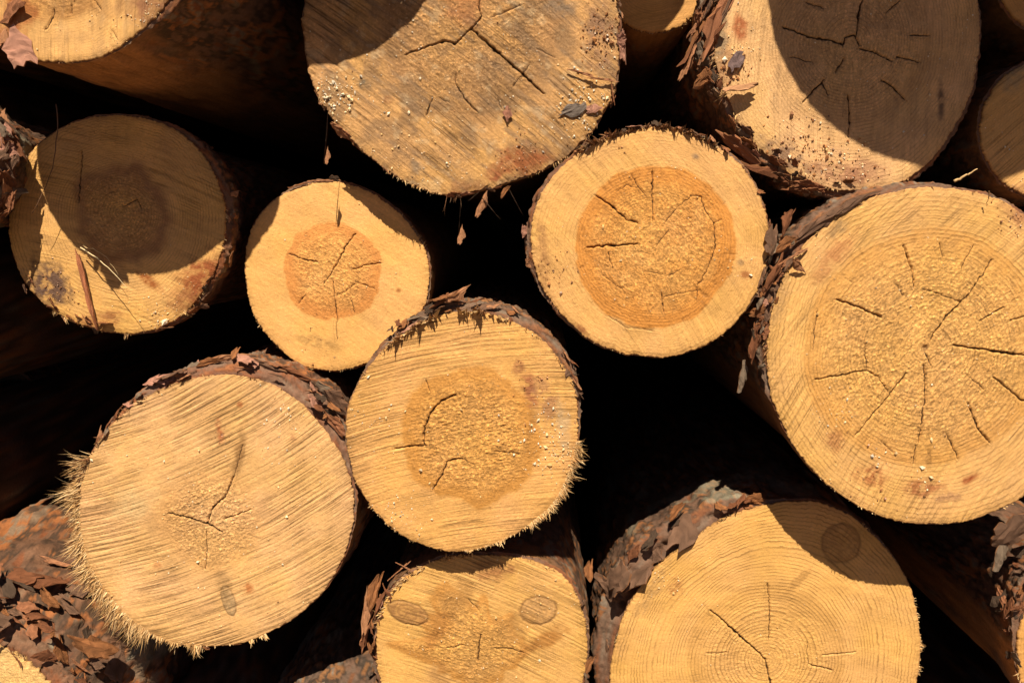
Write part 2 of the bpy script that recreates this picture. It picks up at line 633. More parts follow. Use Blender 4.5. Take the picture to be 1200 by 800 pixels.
    # rim: crushed outer growth, bast line
    edge = sstep(0.955, 1.0, m + 0.012 * n2(np.cos(th) * 30, np.sin(th) * 30, seed + 90))
    h -= 1.0 * edge * (0.6 + 0.8 * np.abs(n2(np.cos(th) * 60, np.sin(th) * 60, seed + 91)))
    col *= (1 - 0.10 * sstep(0.9, 1.0, m))[:, None]
    col = lay(col, sstep(0.985, 1.0, m) * S.get('bast', 0.55) * (0.6 + 0.4 * n2(np.cos(th) * 25, np.sin(th) * 25, seed + 92)), (0.30, 0.14, 0.06))
    back = np.maximum(m - 1, 0) / 0.045 * 9
    y = -h + back
    xs = x * (1 - 0.006 * np.maximum(m - 1, 0) / 0.045)
    zs = z * (1 - 0.006 * np.maximum(m - 1, 0) / 0.045)
    verts = np.stack([xs, y, zs], 1) / 1000
    I = np.arange(N * N).reshape(N, N)
    faces = np.stack([I[:-1, :-1], I[:-1, 1:], I[1:, 1:], I[1:, :-1]], -1).reshape(-1, 4)
    S['face_m'] = m
    rsm = rs * (1 - 0.25 * edge)
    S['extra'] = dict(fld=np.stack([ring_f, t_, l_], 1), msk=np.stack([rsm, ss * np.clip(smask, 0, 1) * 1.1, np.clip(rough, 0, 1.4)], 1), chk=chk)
    return verts, faces, col


# ------------------------------------------------------------------ the round of the log behind its sawn end
def make_side(S, seed, length=2400.0, dt=2.3, fine=2.0, growth=1.045):
    Rm = float(np.mean(S['R']))
    nt_ = int(2 * np.pi * Rm / dt)
    th = np.arange(nt_) / nt_ * 2 * np.pi
    T = np.maximum(ang_table(S['T'])(th), 0.6)
    R0 = S['jagR'](th)
    rows = []      # (radius, y, depth)
    n_f = 9
    tn = fbm(np.cos(th) * 6, np.sin(th) * 6, seed + 101, 3)
    tn2 = n2(np.cos(th) * 30, np.sin(th) * 30, seed + 102)
    tn3 = n2(np.cos(th) * 80, np.sin(th) * 80, seed + 103)
    front = S.get('front', 2.5)
    yoff = front + np.clip(T, 0, 14) * (0.35 * tn + 0.32 * tn2 + 0.2 * tn3) + 0.25 * np.clip(T, 0, 20)
    yoff = np.maximum(yoff, 1.0)
    Tj = T + np.minimum(T, 7) * (0.35 * tn2 + 0.22 * tn3) + np.clip(T - 7, 0, 30) * 0.3 * tn
    d = [0.0]
    s = fine
    while d[-1] < length:
        d.append(d[-1] + s)
        s *= growth
    d = np.array(d)
    flare, flen = S.get('flare', (0.0, 80.0))
    D, TH = np.meshgrid(d, th, indexing='ij')
    TT = np.tile(T, (len(d), 1))
    s_arc = TH * Rm
    cx = np.cos(TH) * Rm
    cz = np.sin(TH) * Rm

    # periodic in the angle: sample noise on the cylinder with two charts blended near the seam
    def per(fn):
        a = fn(s_arc, D)
        b = fn(s_arc - 2 * np.pi * Rm, D)
        wgt = sstep(2 * np.pi - 0.5, 2 * np.pi, TH)
        return a * (1 - wgt) + b * wgt
    bs = S.get('bark_scale', 1.0)
    wz_ = 9 * fbm(s_arc / 22, D / 30, seed + 120, 4)
    c1 = [None] * 3

    def cell(k):
        def fn(s_, dd):
            return cells((s_ + wz_ * 1.5) / (26 * bs) , (dd + wz_ * 3) / (60 * bs), seed % 7 + 1)[k]
        return fn
    f1 = per(cell(0))
    f2 = per(cell(1))
    ch = cells((s_arc + wz_ * 1.5) / (26 * bs), (D + wz_ * 3) / (60 * bs), seed % 7 + 1)[2]
    g = sstep(0.0, 0.22, f2 - f1)
    fine_n = per(lambda s_, dd: fbm(s_ / 6, dd / 14, seed + 110, 4, 0.6))
    lam = per(lambda s_, dd: fbm(s_ / 11, dd / 30, seed + 112, 3))
    streak = per(lambda s_, dd: fbm(s_ / 2.6, dd / 40, seed + 113, 3))
    patch = per(lambda s_, dd: fbm(s_ / 45, dd / 90, seed + 114, 3))
    Tdeep = S.get('T_deep', 5.0)
    deep = sstep(10, 90, D)
    Teff = TT * (1 - deep) + np.maximum(TT, Tdeep) * deep
    Teff = Teff * (1 + 0.18 * patch)
    barky = sstep(1.6, 5.0, Teff + 1.4 * patch + 0.8 * lam)
    amp = np.clip(Teff, 0.5, 14) / 10
    layers = np.floor((lam + 1) * 5 + 1.6 * fine_n + ch * 1.5) / 6.0
    disp = barky * amp * (2.2 * (g - 1) * sstep(-0.3, 0.3, patch + lam) + 1.6 * (ch - 0.5) + 3.4 * (layers - 1.0) + 2.4 * S.get('bfine', 1.0) * fine_n) + (1 - barky) * S.get('camb_amp', 1.0) * (0.5 * streak + 0.8 * lam + 0.4 * fine_n)
    taper = S.get('taper', 0.0) * Rm * sstep(0, 160, D)
    rad = np.tile(R0, (len(d), 1)) - 0.8 + Teff + disp + flare * (1 - np.exp(-D / flen)) * (0.85 + 0.25 * patch) - taper
    rad[0] = R0 - 0.8 + Tj
    rad[1] = 0.5 * rad[0] + 0.5 * rad[1]
    yy = D + yoff[None, :] * np.exp(-D / 25)
    # front of the bark, seen end on
    fr_r = []
    fr_y = []
    fr_v = []
    for i in range(n_f):
        f = i / n_f
        rr = (Tj + 2.2) * f
        sa = th * Rm
        v1 = fbm(sa / (22 * S.get('bark_scale', 1.0)) + rr / 9, rr / (4.0 * S.get('bark_scale', 1.0)), seed + 105, 3)
        v2 = n2(sa / 5, rr / 2.0, seed + 106)
        step = np.floor((v1 + 1) * 3.5) / 3.5
        fr_v.append((v1, v2))
        fr_r.append(R0 - 3 + rr)
        fr_y.append(np.maximum(front + 1.0 * (i == 0) + np.clip(T, 0, 30) * (0.55 * (f ** 1.3)) + np.clip(T, 0, 14) * (0.30 * (1.1 - step) + 0.08 * v2 + 0.10 * tn), 1.2))
    for (gd, gw, gdep) in S.get('gap', []):
        da = np.abs((np.degrees(th) - gd + 180) % 360 - 180) / gw
        win = np.clip(1 - da ** 2, 0, 1) ** 0.5 * (0.8 + 0.4 * tn2)
        for i in range(1, 5):
            fr_y[i] = fr_y[i] + gdep * win * (1.0, 1.0, 0.8, 0.35)[i - 1]
    yend = np.maximum(front + np.clip(T, 0, 30) * 0.6 + np.clip(T, 0, 14) * (0.1 * tn + 0.12 * tn2), 1.4)
    yy = D + yend[:, None].T * np.exp(-D / 60)
    rad = np.concatenate([np.array(fr_r), rad], 0)
    yy = np.concatenate([np.array(fr_y), yy], 0)
    THf = np.tile(th, (rad.shape[0], 1))
    verts = np.stack([rad * np.cos(THf), yy, rad * np.sin(THf)], -1).reshape(-1, 3) / 1000
    # colour
    pal = np.array([B_RED, B_MAUVE, B_MAUVE, B_DARK, B_ORANGE, B_GREY, B_RED], np.float32) * np.array(S.get('bark_tint', (1, 1, 1)), np.float32)
    sel = np.clip((ch * 0.35 + 0.65 * (0.8 * lam + 0.12 * fine_n + 0.5)), 0, 1) * 6.99
    i0 = np.clip(np.floor(sel).astype(int), 0, 6)
    bc = pal[i0].reshape(-1, 3)
    m3 = sstep(0.1, 0.5, fine_n).ravel()
    bc = lay(bc, m3 * 0.25, B_RED)
    bc = lay(bc, (sstep(0.1, 0.5, -fine_n) * 0.25).ravel(), B_DARK)
    bc = lay(bc, ((1 - g) * 0.6).ravel(), (0.05, 0.032, 0.025))
    bc = lay(bc, (sstep(0.28, 0.5, patch) * S.get('lichen', 0.15)).ravel(), (0.24, 0.24, 0.19))
    cc = np.tile(np.array(S.get('camb', CAMB), np.float32), (bc.shape[0], 1))
    cc *= (1 + 0.28 * streak + 0.25 * lam).reshape(-1, 1)
    cc = lay(cc, sstep(0.05, 0.4, patch).ravel() * 0.4, B_RED)
    bk = barky.reshape(-1, 1)
    sc_ = bc * bk + cc * (1 - bk)
    fc = []
    tint = np.array(S.get('bark_tint', (1, 1, 1)), np.float32)
    for i in range(n_f):
        v1, v2 = fr_v[i]
        base = np.tile(np.array(B_MAUVE, np.float32), (nt_, 1))
        base = lay(base, sstep(0.0, 0.35, v1), B_RED)
        base = lay(base, sstep(0.30, 0.6, v1) * 0.8, B_ORANGE)
        base = lay(base, sstep(0.15, 0.5, -v1) * 0.6, B_GREY)
        base = lay(base, sstep(0.35, 0.7, v2) * 0.6, B_DARK)
        base = lay(base, (1 - sstep(0, 2.5, i + v2)) * 0.7, (0.09, 0.05, 0.035))
        fc.append(np.clip(base * tint, 0.02, 1))
    col = np.concatenate(fc + [sc_], 0)
    nr = rad.shape[0]
    I = np.arange(nr * nt_).reshape(nr, nt_)
    J = np.roll(I, -1, axis=1)
    faces = np.stack([I[:-1], I[1:], J[1:], J[:-1]], -1).reshape(-1, 4)
    # far end: closed with a fan of quads folded on the centre
    cidx = len(verts)
    verts = np.vstack([verts, [[0, verts[-1][1], 0]]])
    col = np.vstack([col, [SAP]])
    last = I[-1]
    cap = np.stack([last[0:-1:2], last[1::2][:len(last[0:-1:2])], np.roll(last, -2)[0:-1:2], np.full(len(last[0:-1:2]), cidx)], -1)
    faces = np.vstack([faces, cap[:-1]])
    return verts, faces, col


# ------------------------------------------------------------------ small pieces
def blade(base, dirv, length, width, droop, rs, seg=3):
    """a thin tapered three-sided splinter; returns verts, faces"""
    dirv = dirv / (np.linalg.norm(dirv) + 1e-9)
    up = np.array([rs.normal(), rs.normal(), rs.normal()])
    s = np.cross(dirv, up)
    s /= np.linalg.norm(s) + 1e-9
    t = np.cross(dirv, s)
    V = []
    Fc = []
    p = np.array(base, float)
    dd = dirv.copy()
    bend = np.array([rs.normal() * 0.4, rs.normal() * 0.4, rs.normal() * 0.4 - droop])
    for i in range(seg):
        k = width * (1 - 0.75 * i / seg)
        for a in range(3):
            q = a * 2.094
            V.append(p + k * (math.cos(q) * s * 1.5 + math.sin(q) * t * 0.5))
        p = p + dd * length / seg
        dd = dd + bend / seg
        dd /= np.linalg.norm(dd) + 1e-9
    V.append(p)
    for i in range(seg - 1):
        for a in range(3):
            b = (a + 1) % 3
            Fc.append((i * 3 + a, i * 3 + b, i * 3 + 3 + b, i * 3 + 3 + a))
    e = (seg - 1) * 3
    for a in range(3):
        Fc.append((e + a, e + (a + 1) % 3, e + 3))
    Fc.append((2, 1, 0))
    return V, Fc


def fibres(S, groups, seed):
    """torn fibres round the rim. group: (deg0, deg1, n, length mm, width mm, out, fwd, down, colours, inset mm)"""
    rs = np.random.default_rng(seed)
    V, Fc, C = [], [], []
    for (a0, a1, n, L, W, out, fwd, down, colours, inset) in groups:
        clump = rs.uniform(0, 1, max(3, n // 11))
        clen = rs.uniform(0.35, 1.5, len(clump))
        ctan = rs.normal(size=len(clump)) * 0.28
        for i in range(n):
            q_ = rs.integers(len(clump))
            inc = rs.random() < 0.72
            u = clump[q_] + rs.normal() * 0.022 if inc else rs.random()
            lf = clen[q_] if inc else 0.6
            th = math.radians(a0 + (a1 - a0) * min(max(u, 0), 1))
            ins = inset * rs.uniform(0.0, 1.0)
            r = float(S['jagR'](np.array([th]))[0]) - ins
            if n < 900 and fwd < 0.95 and float(n2(th * 9, 3.0, seed)) + 0.25 * float(n2(th * 31, 8.0, seed)) < rs.uniform(-0.5, 0.2):
                continue
            rad = np.array([math.cos(th), 0, math.sin(th)])
            tan = np.array([-math.sin(th), 0, math.cos(th)])
            dv = rad * out * rs.uniform(0.4, 1.2) + np.array([0, -1, 0]) * fwd * rs.uniform(0.2, 1.3) + np.array([0, 0, -1]) * down + tan * (rs.normal() * 0.17 + (ctan[q_] if inc else 0))
            base = rad * r + np.array([0, rs.uniform(0.2, 4.0), 0])
            if ins > 1:
                base[1] = 0.8
            v, f = blade(base / 1000, dv, L * lf * max(0.3, 0.8 + 0.35 * float(n2(th * 7, 5.0, seed)) + 0.25 * float(n2(th * 23, 6.0, seed))) * rs.uniform(0.4, 1.3) / 1000, W * rs.uniform(0.5, 1.3) / 1000, 0.3 * rs.uniform(-0.5, 1), rs)
            o = len(V)
            V += v
            Fc += [tuple(q + o for q in ff) for ff in f]
            c = np.array(colours[rs.integers(len(colours))]) * rs.uniform(0.7, 1.15)
            C += [c] * len(v)
    return V, Fc, C


def crumbs(S, fv, groups, seed):
    """sawdust and resin grains lying on the face. group: (px, py, sigma mm or 0 for all over, n, size mm, colours)"""
    rs = np.random.default_rng(seed + 900)
    V, Fc, C = [], [], []
    x = fv[:, 0] * 1000
    z = fv[:, 2] * 1000
    ok = S['face_m'] < 0.985
    cw = P(S['c'][0], S['c'][1], S['Y'])
    for (px, py, sg, n, size, colours) in groups:
        if sg <= 0:
            wgt = ok * sstep(-0.3, 0.6, fbm(x / 30, z / 30, seed + 200, 3))
        else:
            p = (P(px, py, S['Y']) - cw) * 1000
            wgt = ok * np.exp(-0.5 * ((x - p[0]) ** 2 + (z - p[2]) ** 2) / sg ** 2)
        wgt = wgt / wgt.sum()
        for i in rs.choice(len(x), n, p=wgt):
            s = size * math.exp(rs.normal() * 0.5) / 1000 * 0.34
            b = fv[i] + np.array([0, -s * 0.4, 0])
            rot = np.array(Euler((rs.random() * 6, rs.random() * 6, rs.random() * 6)).to_matrix())
            sx = np.array([rs.uniform(0.6, 1.5), rs.uniform(0.6, 1.1), rs.uniform(0.5, 1.0)])
            o8 = np.array([[1, 0, 0], [-1, 0, 0], [0, 1, 0], [0, -1, 0], [0, 0, 1], [0, 0, -1]], float) * (0.8 + 0.4 * rs.random((6, 1)))
            v = (o8 * sx * s) @ rot.T + b
            o = len(V)
            V += list(v)
            for q in ((0, 2, 4), (2, 1, 4), (1, 3, 4), (3, 0, 4), (2, 0, 5), (1, 2, 5), (3, 1, 5), (0, 3, 5)):
                Fc.append(tuple(o + k for k in q))
            c = np.array(colours[rs.integers(len(colours))]) * rs.uniform(0.75, 1.2)
            C += [c] * 6
    return V, Fc, C


def flake_mesh(seed, colr, curl=0.6, narrow=False):
    """a curled, broken scale of bark: length 1 (x), width about 0.5 (z), with thickness"""
    rs = np.random.default_rng(seed)
    nu, nv = 9, 6
    V, C = [], []
    ph = rs.uniform(0, 6)
    def edge():
        k = rs.uniform(0.55, 1.2, 5)
        return np.interp(np.linspace(0, 4, nu), range(5), k) + rs.uniform(-0.09, 0.09, nu)
    e0 = edge()
    e1 = edge()
    sl0 = rs.uniform(-0.22, 0.22)
    sl1 = rs.uniform(-0.22, 0.22)
    tw = rs.uniform(-0.5, 0.5)
    s0 = rs.uniform(-0.08, 0.08, nv)
    s1 = rs.uniform(-0.22, 0.08, nv)
    cc = 0.5 * curl * rs.uniform(0.6, 1.3)
    for side in (0, 1):
        for i in range(nu):
            u = i / (nu - 1)
            for j in range(nv):
                v = j / (nv - 1) * 2 - 1
                wdt = 0.25 * (e0[i] if v < 0 else e1[i]) * (1 - 0.22 * abs(2 * u - 1) ** 4)
                if narrow:
                    wdt *= 0.4
                X = u - 0.5 + ((s0[j] + sl0 * v) * (1 - u) + (s1[j] + sl1 * v) * u)
                a = v * cc * 1.4
                rr = wdt / max(cc, 0.05)
                Z = rr * math.sin(a) * 0.72
                Yv = rr * (1 - math.cos(a)) * 0.9 + 0.10 * cc * math.sin(u * 3.1 + ph) + 0.016 * rs.normal() + 0.12 * tw * v * (u - 0.5) + 0.035 * float(n2(u * 4, v * 2, seed))
                Yv += (0.06 if side else 0.0) * (1 - 0.35 * abs(v))
                V.append((X, Yv, Z))
                base = np.array(colr) if side == 0 else np.array(B_ORANGE) * 0.9
                C.append(base * (1 + 0.10 * rs.normal() + 0.35 * float(n2(u * 5, v * 2.5, seed + 3))))
    Fc = []

    def id_(s, i, j):
        return s * nu * nv + i * nv + j
    for i in range(nu - 1):
        for j in range(nv - 1):
            Fc.append((id_(0, i, j), id_(0, i + 1, j), id_(0, i + 1, j + 1), id_(0, i, j + 1)))
            Fc.append((id_(1, i, j), id_(1, i, j + 1), id_(1, i + 1, j + 1), id_(1, i + 1, j)))
    for i in range(nu - 1):
        Fc.append((id_(0, i, 0), id_(1, i, 0), id_(1, i + 1, 0), id_(0, i + 1, 0)))
        Fc.append((id_(0, i, nv - 1), id_(0, i + 1, nv - 1), id_(1, i + 1, nv - 1), id_(1, i, nv - 1)))
    for j in range(nv - 1):
        Fc.append((id_(0, 0, j), id_(0, 0, j + 1), id_(1, 0, j + 1), id_(1, 0, j)))
        Fc.append((id_(0, nu - 1, j), id_(1, nu - 1, j), id_(1, nu - 1, j + 1), id_(0, nu - 1, j + 1)))
    return mesh("bark_flake", np.array(V), Fc, np.clip(np.array(C), 0.01, 1), M_BARK, False)


FLK = [flake_mesh(300 + i, c, cu) for i, (c, cu) in enumerate([
    (B_RED, 0.5), (B_MAUVE, 0.35), (B_ORANGE, 0.7), (B_DARK, 0.4), (B_GREY, 0.5), (B_RED, 1.1),
    ((0.40, 0.20, 0.11), 0.6), ((0.42, 0.22, 0.17), 0.25), (B_MAUVE, 0.9), ((0.30, 0.13, 0.07), 0.3)])]
BRK = [FLK[0], FLK[2], FLK[3], FLK[5], FLK[9], FLK[1]]
STRIP = [flake_mesh(330 + i, c, 0.5, True) for i, c in enumerate([B_RED, (0.38, 0.18, 0.10), B_MAUVE, B_DARK])]


def put_flake(parent, me, pos, L, W, rot, tilt, roll, name="bark_flake"):
    """pos local metres; L, W mm; rot in the picture plane; tilt towards the viewer; roll about its length"""
    o = link(name, me, parent)
    o.location = pos
    o.scale = (L / 1000, L / 1000 * 0.8, W / 500)
    R = Matrix.Rotation(-math.radians(rot), 3, 'Y') @ Matrix.Rotation(math.radians(tilt), 3, 'Z') @ Matrix.Rotation(math.radians(roll), 3, 'X')
    o.rotation_euler = R.to_euler()
    return o


def rim_flakes(S, root, groups, seed):
    """group: (deg0, deg1, n, size mm, out mm, depth mm, meshes)"""
    rs = np.random.default_rng(seed + 400)
    Tf = ang_table(S['T'])
    for (a0, a1, n, size, out, dep, mes) in groups:
        for i in range(n):
            a = a0 + (a1 - a0) * rs.random()
            th = math.radians(a)
            r = float(S['jagR'](np.array([th]))[0]) + float(Tf(np.array([th]))[0]) * rs.uniform(0.2, 1.1) + out * rs.uniform(-0.2, 1)
            y = rs.uniform(-0.1, 1) * dep
            s = size * math.exp(rs.normal() * 0.4)
            rad = Vector((math.cos(th), 0, math.sin(th)))
            tan = Vector((-math.sin(th), 0, math.cos(th)))
            beta = rs.uniform(0.0, 0.9)
            n_ = (rad * math.cos(beta) + Vector((0, -1, 0)) * math.sin(beta) + tan * rs.normal() * 0.22).normalized()
            ga = rs.normal() * 0.5 + (math.pi / 2 if rs.random() < 0.3 else 0)
            X = tan * math.cos(ga) + Vector((0, 1, 0)) * math.sin(ga)
            X = (X - n_ * X.dot(n_)).normalized()
            Yv = -n_
            Zv = X.cross(Yv)
            M = Matrix((X, Yv, Zv)).transposed()
            o = link("bark_flake", mes[rs.integers(len(mes))], root)
            o.location = (r * rad.x / 1000, y / 1000, r * rad.z / 1000)
            o.scale = (s / 1000, s / 1000 * 0.8, s * rs.uniform(0.7, 1.5) / 1000)
            o.rotation_euler = M.to_euler()


GROUP = "cut pine logs stacked in the pile"


def build_log(S, seed):
    S['R'] = outline(S['pts'], S['c'], S['Y'])
    S['Rf'] = sampler(S['R'])
    root = bpy.data.objects.new("log", None)
    root.empty_display_size = 0.05
    COL.objects.link(root)
    root.location = P(S['c'][0], S['c'][1], S['Y'])
    tag(root, S['label'], "log", GROUP)
    v, f, c = make_face(S, seed)
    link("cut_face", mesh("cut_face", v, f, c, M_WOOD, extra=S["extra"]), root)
    sv, sf, scol = make_side(S, seed, dt=S.get('dt', 2.3), fine=S.get('fine', 2.0))
    link("bark", mesh("bark", sv, sf, scol, M_BARK), root)
    if S.get('fib'):
        V, Fc, C = fibres(S, S['fib'], seed)
        o = link("torn_fibres", mesh("torn_fibres", np.array(V), Fc, np.array(C), M_FIBRE, False), root)
        o["kind"] = "stuff"
    if S.get('crumb'):
        V, Fc, C = crumbs(S, v, S['crumb'], seed)
        o = link("sawdust", mesh("sawdust", np.array(V), Fc, np.array(C), M_CRUMB, False), root)
        o["kind"] = "stuff"
    if S.get('rimf'):
        rim_flakes(S, root, S['rimf'], seed)
    cw = P(S['c'][0], S['c'][1], S['Y'])
    for (px, py, dy, L, W, rot, tilt, roll, me) in S.get('flk', []):
        p = P(px, py, S['Y'] + dy / 1000) - cw
        put_flake(root, me, p, L, W, rot, tilt, roll)
    S['face_v'] = v
    return root


def z(x0, y0, s, pts):
    return [(x0 + a / s, y0 + b / s) for a, b in pts]


def zc(x0, y0, s, cr):
    return [(w_, z(x0, y0, s, p)) for w_, p in cr]


FIB_PALE = [(0.62, 0.42, 0.2), (0.7, 0.52, 0.3), (0.5, 0.3, 0.13)]
FIB_MIX = [(0.5, 0.32, 0.15), (0.3, 0.16, 0.08), (0.62, 0.44, 0.24)]
FIB_DARK = [(0.2, 0.1, 0.05), (0.3, 0.15, 0.08), (0.12, 0.07, 0.04)]
DUST = [(0.75, 0.58, 0.34), (0.7, 0.48, 0.22), (0.8, 0.7, 0.55)]
RESIN = [(0.8, 0.74, 0.62), (0.75, 0.62, 0.4), (0.7, 0.68, 0.62)]
BRN = [(0.32, 0.14, 0.06), (0.22, 0.11, 0.06), (0.42, 0.2, 0.08)]

LOGS = []
# --- top left, protruding
LOGS.append(dict(label="protruding log in the top left corner with its dim brown side in view", Y=-0.148, c=(70, -77), pith=(60, -60),
    pts=[(238, -77), (216, -30), (195, 0), (183, 18), (165, 33), (147, 49), (114, 68), (75, 73), (40, 70), (0, 56), (-45, 15), (-72, -40), (-80, -77), (-66, -140), (-20, -200), (70, -227), (160, -205), (215, -150)],
    sap=(0.72, 0.46, 0.19), heart=70, heart_s=0.5, weather=0.3, saw=0.35, saw_a=80, rough=0.7, res=1.5, ring_s=0.3, T=[(0, 12), (20, 11), (-30, 8), (-50, 3), (-90, 1.5), (200, 2), (90, 5), (150, 6)],
    T_deep=2.0, camb_amp=3.0, bark_scale=1.2, camb=(0.36, 0.18, 0.075),
    stains=[(22, 12, 28, 22, 20, (0.42, 0.13, 0.04), 0.75, 0.3), (175, 8, 26, 30, 50, (0.33, 0.14, 0.08), 0.7, 0.4), (5, 45, 16, 30, 0, (0.38, 0.13, 0.06), 0.6, 0.4), (90, 5, 60, 14, 0, (0.40, 0.2, 0.07), 0.5, 0.6)],
    cracks=zc(0, 0, 5.4545, [(1.6, [(455, 30), (450, 90)]), (1.4, [(600, 0), (640, 60)]), (1.4, [(290, 190), (330, 120), (345, 60)]), (1.2, [(720, 205), (740, 240)])]),
    crumb=[(120, 20, 40, 70, 1.6, DUST), (185, 10, 12, 40, 2.0, RESIN), (0, 0, 0, 60, 1.2, BRN)],
    fib=[(-130, -20, 60, 4, 0.5, 0.6, 0.5, 0.3, FIB_MIX, 0)],
    flk=[(20, 55, -4, 40, 26, 118, 10, 10, FLK[7]), (14, 8, -4, 34, 18, 30, -15, -20, FLK[9]), (2, 44, -3, 22, 12, 60, 20, 0, FLK[6])]))
# --- left, shaded
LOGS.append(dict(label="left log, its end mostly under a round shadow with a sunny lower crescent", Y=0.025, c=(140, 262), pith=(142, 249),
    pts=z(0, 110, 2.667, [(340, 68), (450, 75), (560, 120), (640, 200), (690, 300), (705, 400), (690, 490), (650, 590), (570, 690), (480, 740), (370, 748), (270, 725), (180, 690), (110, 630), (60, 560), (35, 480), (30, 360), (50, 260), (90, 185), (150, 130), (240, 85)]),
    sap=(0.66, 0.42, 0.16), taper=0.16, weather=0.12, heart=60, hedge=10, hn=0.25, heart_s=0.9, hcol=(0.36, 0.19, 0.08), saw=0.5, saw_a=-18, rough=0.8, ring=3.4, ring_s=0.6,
    T=[(0, 9), (40, 8), (70, 3), (120, 2), (180, 3), (230, 2), (270, 2), (320, 6)], bark_tint=(1.1, 1, 0.9),
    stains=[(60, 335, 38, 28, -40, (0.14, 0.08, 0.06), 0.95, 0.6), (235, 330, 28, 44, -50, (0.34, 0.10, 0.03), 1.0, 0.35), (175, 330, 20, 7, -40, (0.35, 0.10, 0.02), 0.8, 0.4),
            (120, 375, 34, 12, 5, (0.36, 0.13, 0.05), 0.6, 0.6), (215, 350, 16, 20, -50, (0.34, 0.13, 0.05), 0.6, 0.5)],
    cracks=zc(0, 110, 2.667, [(1.6, [(255, 180), (250, 260), (245, 340)]), (1.3, [(390, 350), (430, 330), (440, 360)])]),
    crumb=[(70, 340, 16, 60, 2.6, BRN), (200, 360, 30, 60, 1.8, DUST), (0, 0, 0, 90, 1.3, BRN), (195, 385, 14, 40, 2.4, DUST)],
    fib=[(-80, 20, 90, 6, 0.6, 0.8, 0.4, 0.2, FIB_PALE, 0), (-130, -70, 60, 6, 0.6, 0.5, 0.3, 0.6, FIB_MIX, 0), (20, 80, 50, 5, 0.5, 1, 0.3, 0, FIB_DARK, 0), (-62, -50, 24, 12, 1.2, 0.8, 0.5, 0.2, FIB_PALE, 4)],
    rimf=[(-60, 40, 9, 12, 5, 12, FLK), (205, 262, 14, 13, -12, -3, BRK), (290, 330, 10, 12, -6, -2, BRK)]))
# --- small round one
LOGS.append(dict(label="smallest fully visible log, smooth golden end with an even round orange heart", Y=0.055, c=(395, 320), pith=(392, 322), hc=(390, 318),
    pts=z(270, 190, 3.077, [(350, 68), (460, 90), (570, 155), (650, 230), (700, 310), (718, 400), (705, 500), (650, 590), (570, 680), (460, 735), (370, 752), (260, 735), (170, 665), (95, 570), (60, 450), (55, 330), (80, 230), (145, 145), (240, 90)]),
    sap=(0.68, 0.425, 0.17), taper=0.08, heart=61, heart_s=0.95, hn=0.11, hedge=1.5, hcol=(0.58, 0.26, 0.075), saw=0.12, saw_a=-30, rough=0.95, ring=3.0, ring_s=0.16, pits=0.3,
    T=[(0, 3), (90, 3), (110, 5), (130, 2), (180, 1.5), (270, 2.5)], T_deep=3,
    cracks=zc(270, 190, 3.077, [(1.8, [(450, 258), (415, 305), (398, 345), (370, 385)]), (1.3, [(370, 385), (362, 408), (335, 440)]), (1.3, [(215, 330), (260, 352), (320, 362)]), (1.5, [(545, 365), (480, 372), (445, 385)]),
                                (1.5, [(372, 430), (376, 500), (385, 572)]), (1.1, [(450, 435), (420, 462), (385, 478)]), (1.1, [(450, 430), (490, 445), (520, 455)]), (1.1, [(270, 480), (245, 510)]), (0.9, [(432, 490), (448, 540)]),
                                (0.9, [(380, 575), (385, 640)])]),
    stains=[(467, 340, 5, 4, 0, (0.45, 0.18, 0.05), 0.8, 0.2), (370, 400, 40, 8, -12, (0.45, 0.27, 0.10), 0.5, 0.8)],
    crumb=[(0, 0, 0, 60, 1.2, DUST), (375, 400, 22, 40, 1.4, BRN), (390, 320, 30, 60, 1.4, DUST)],
    fib=[(190, 350, 170, 4.5, 0.45, 0.7, 0.5, 0.3, FIB_PALE, 0), (0, 60, 60, 5, 0.5, 0.8, 0.5, 0, FIB_MIX, 0), (60, 150, 30, 4, 0.5, 0.8, 0.6, 0, FIB_DARK, 0)],
    flk=[(352, 217, -1, 24, 5, 14, 0, 60, STRIP[0]), (375, 212, 0, 26, 5, 4, 0, 60, STRIP[1]), (392, 209, 0, 12, 8, -20, 20, 20, FLK[3])]))
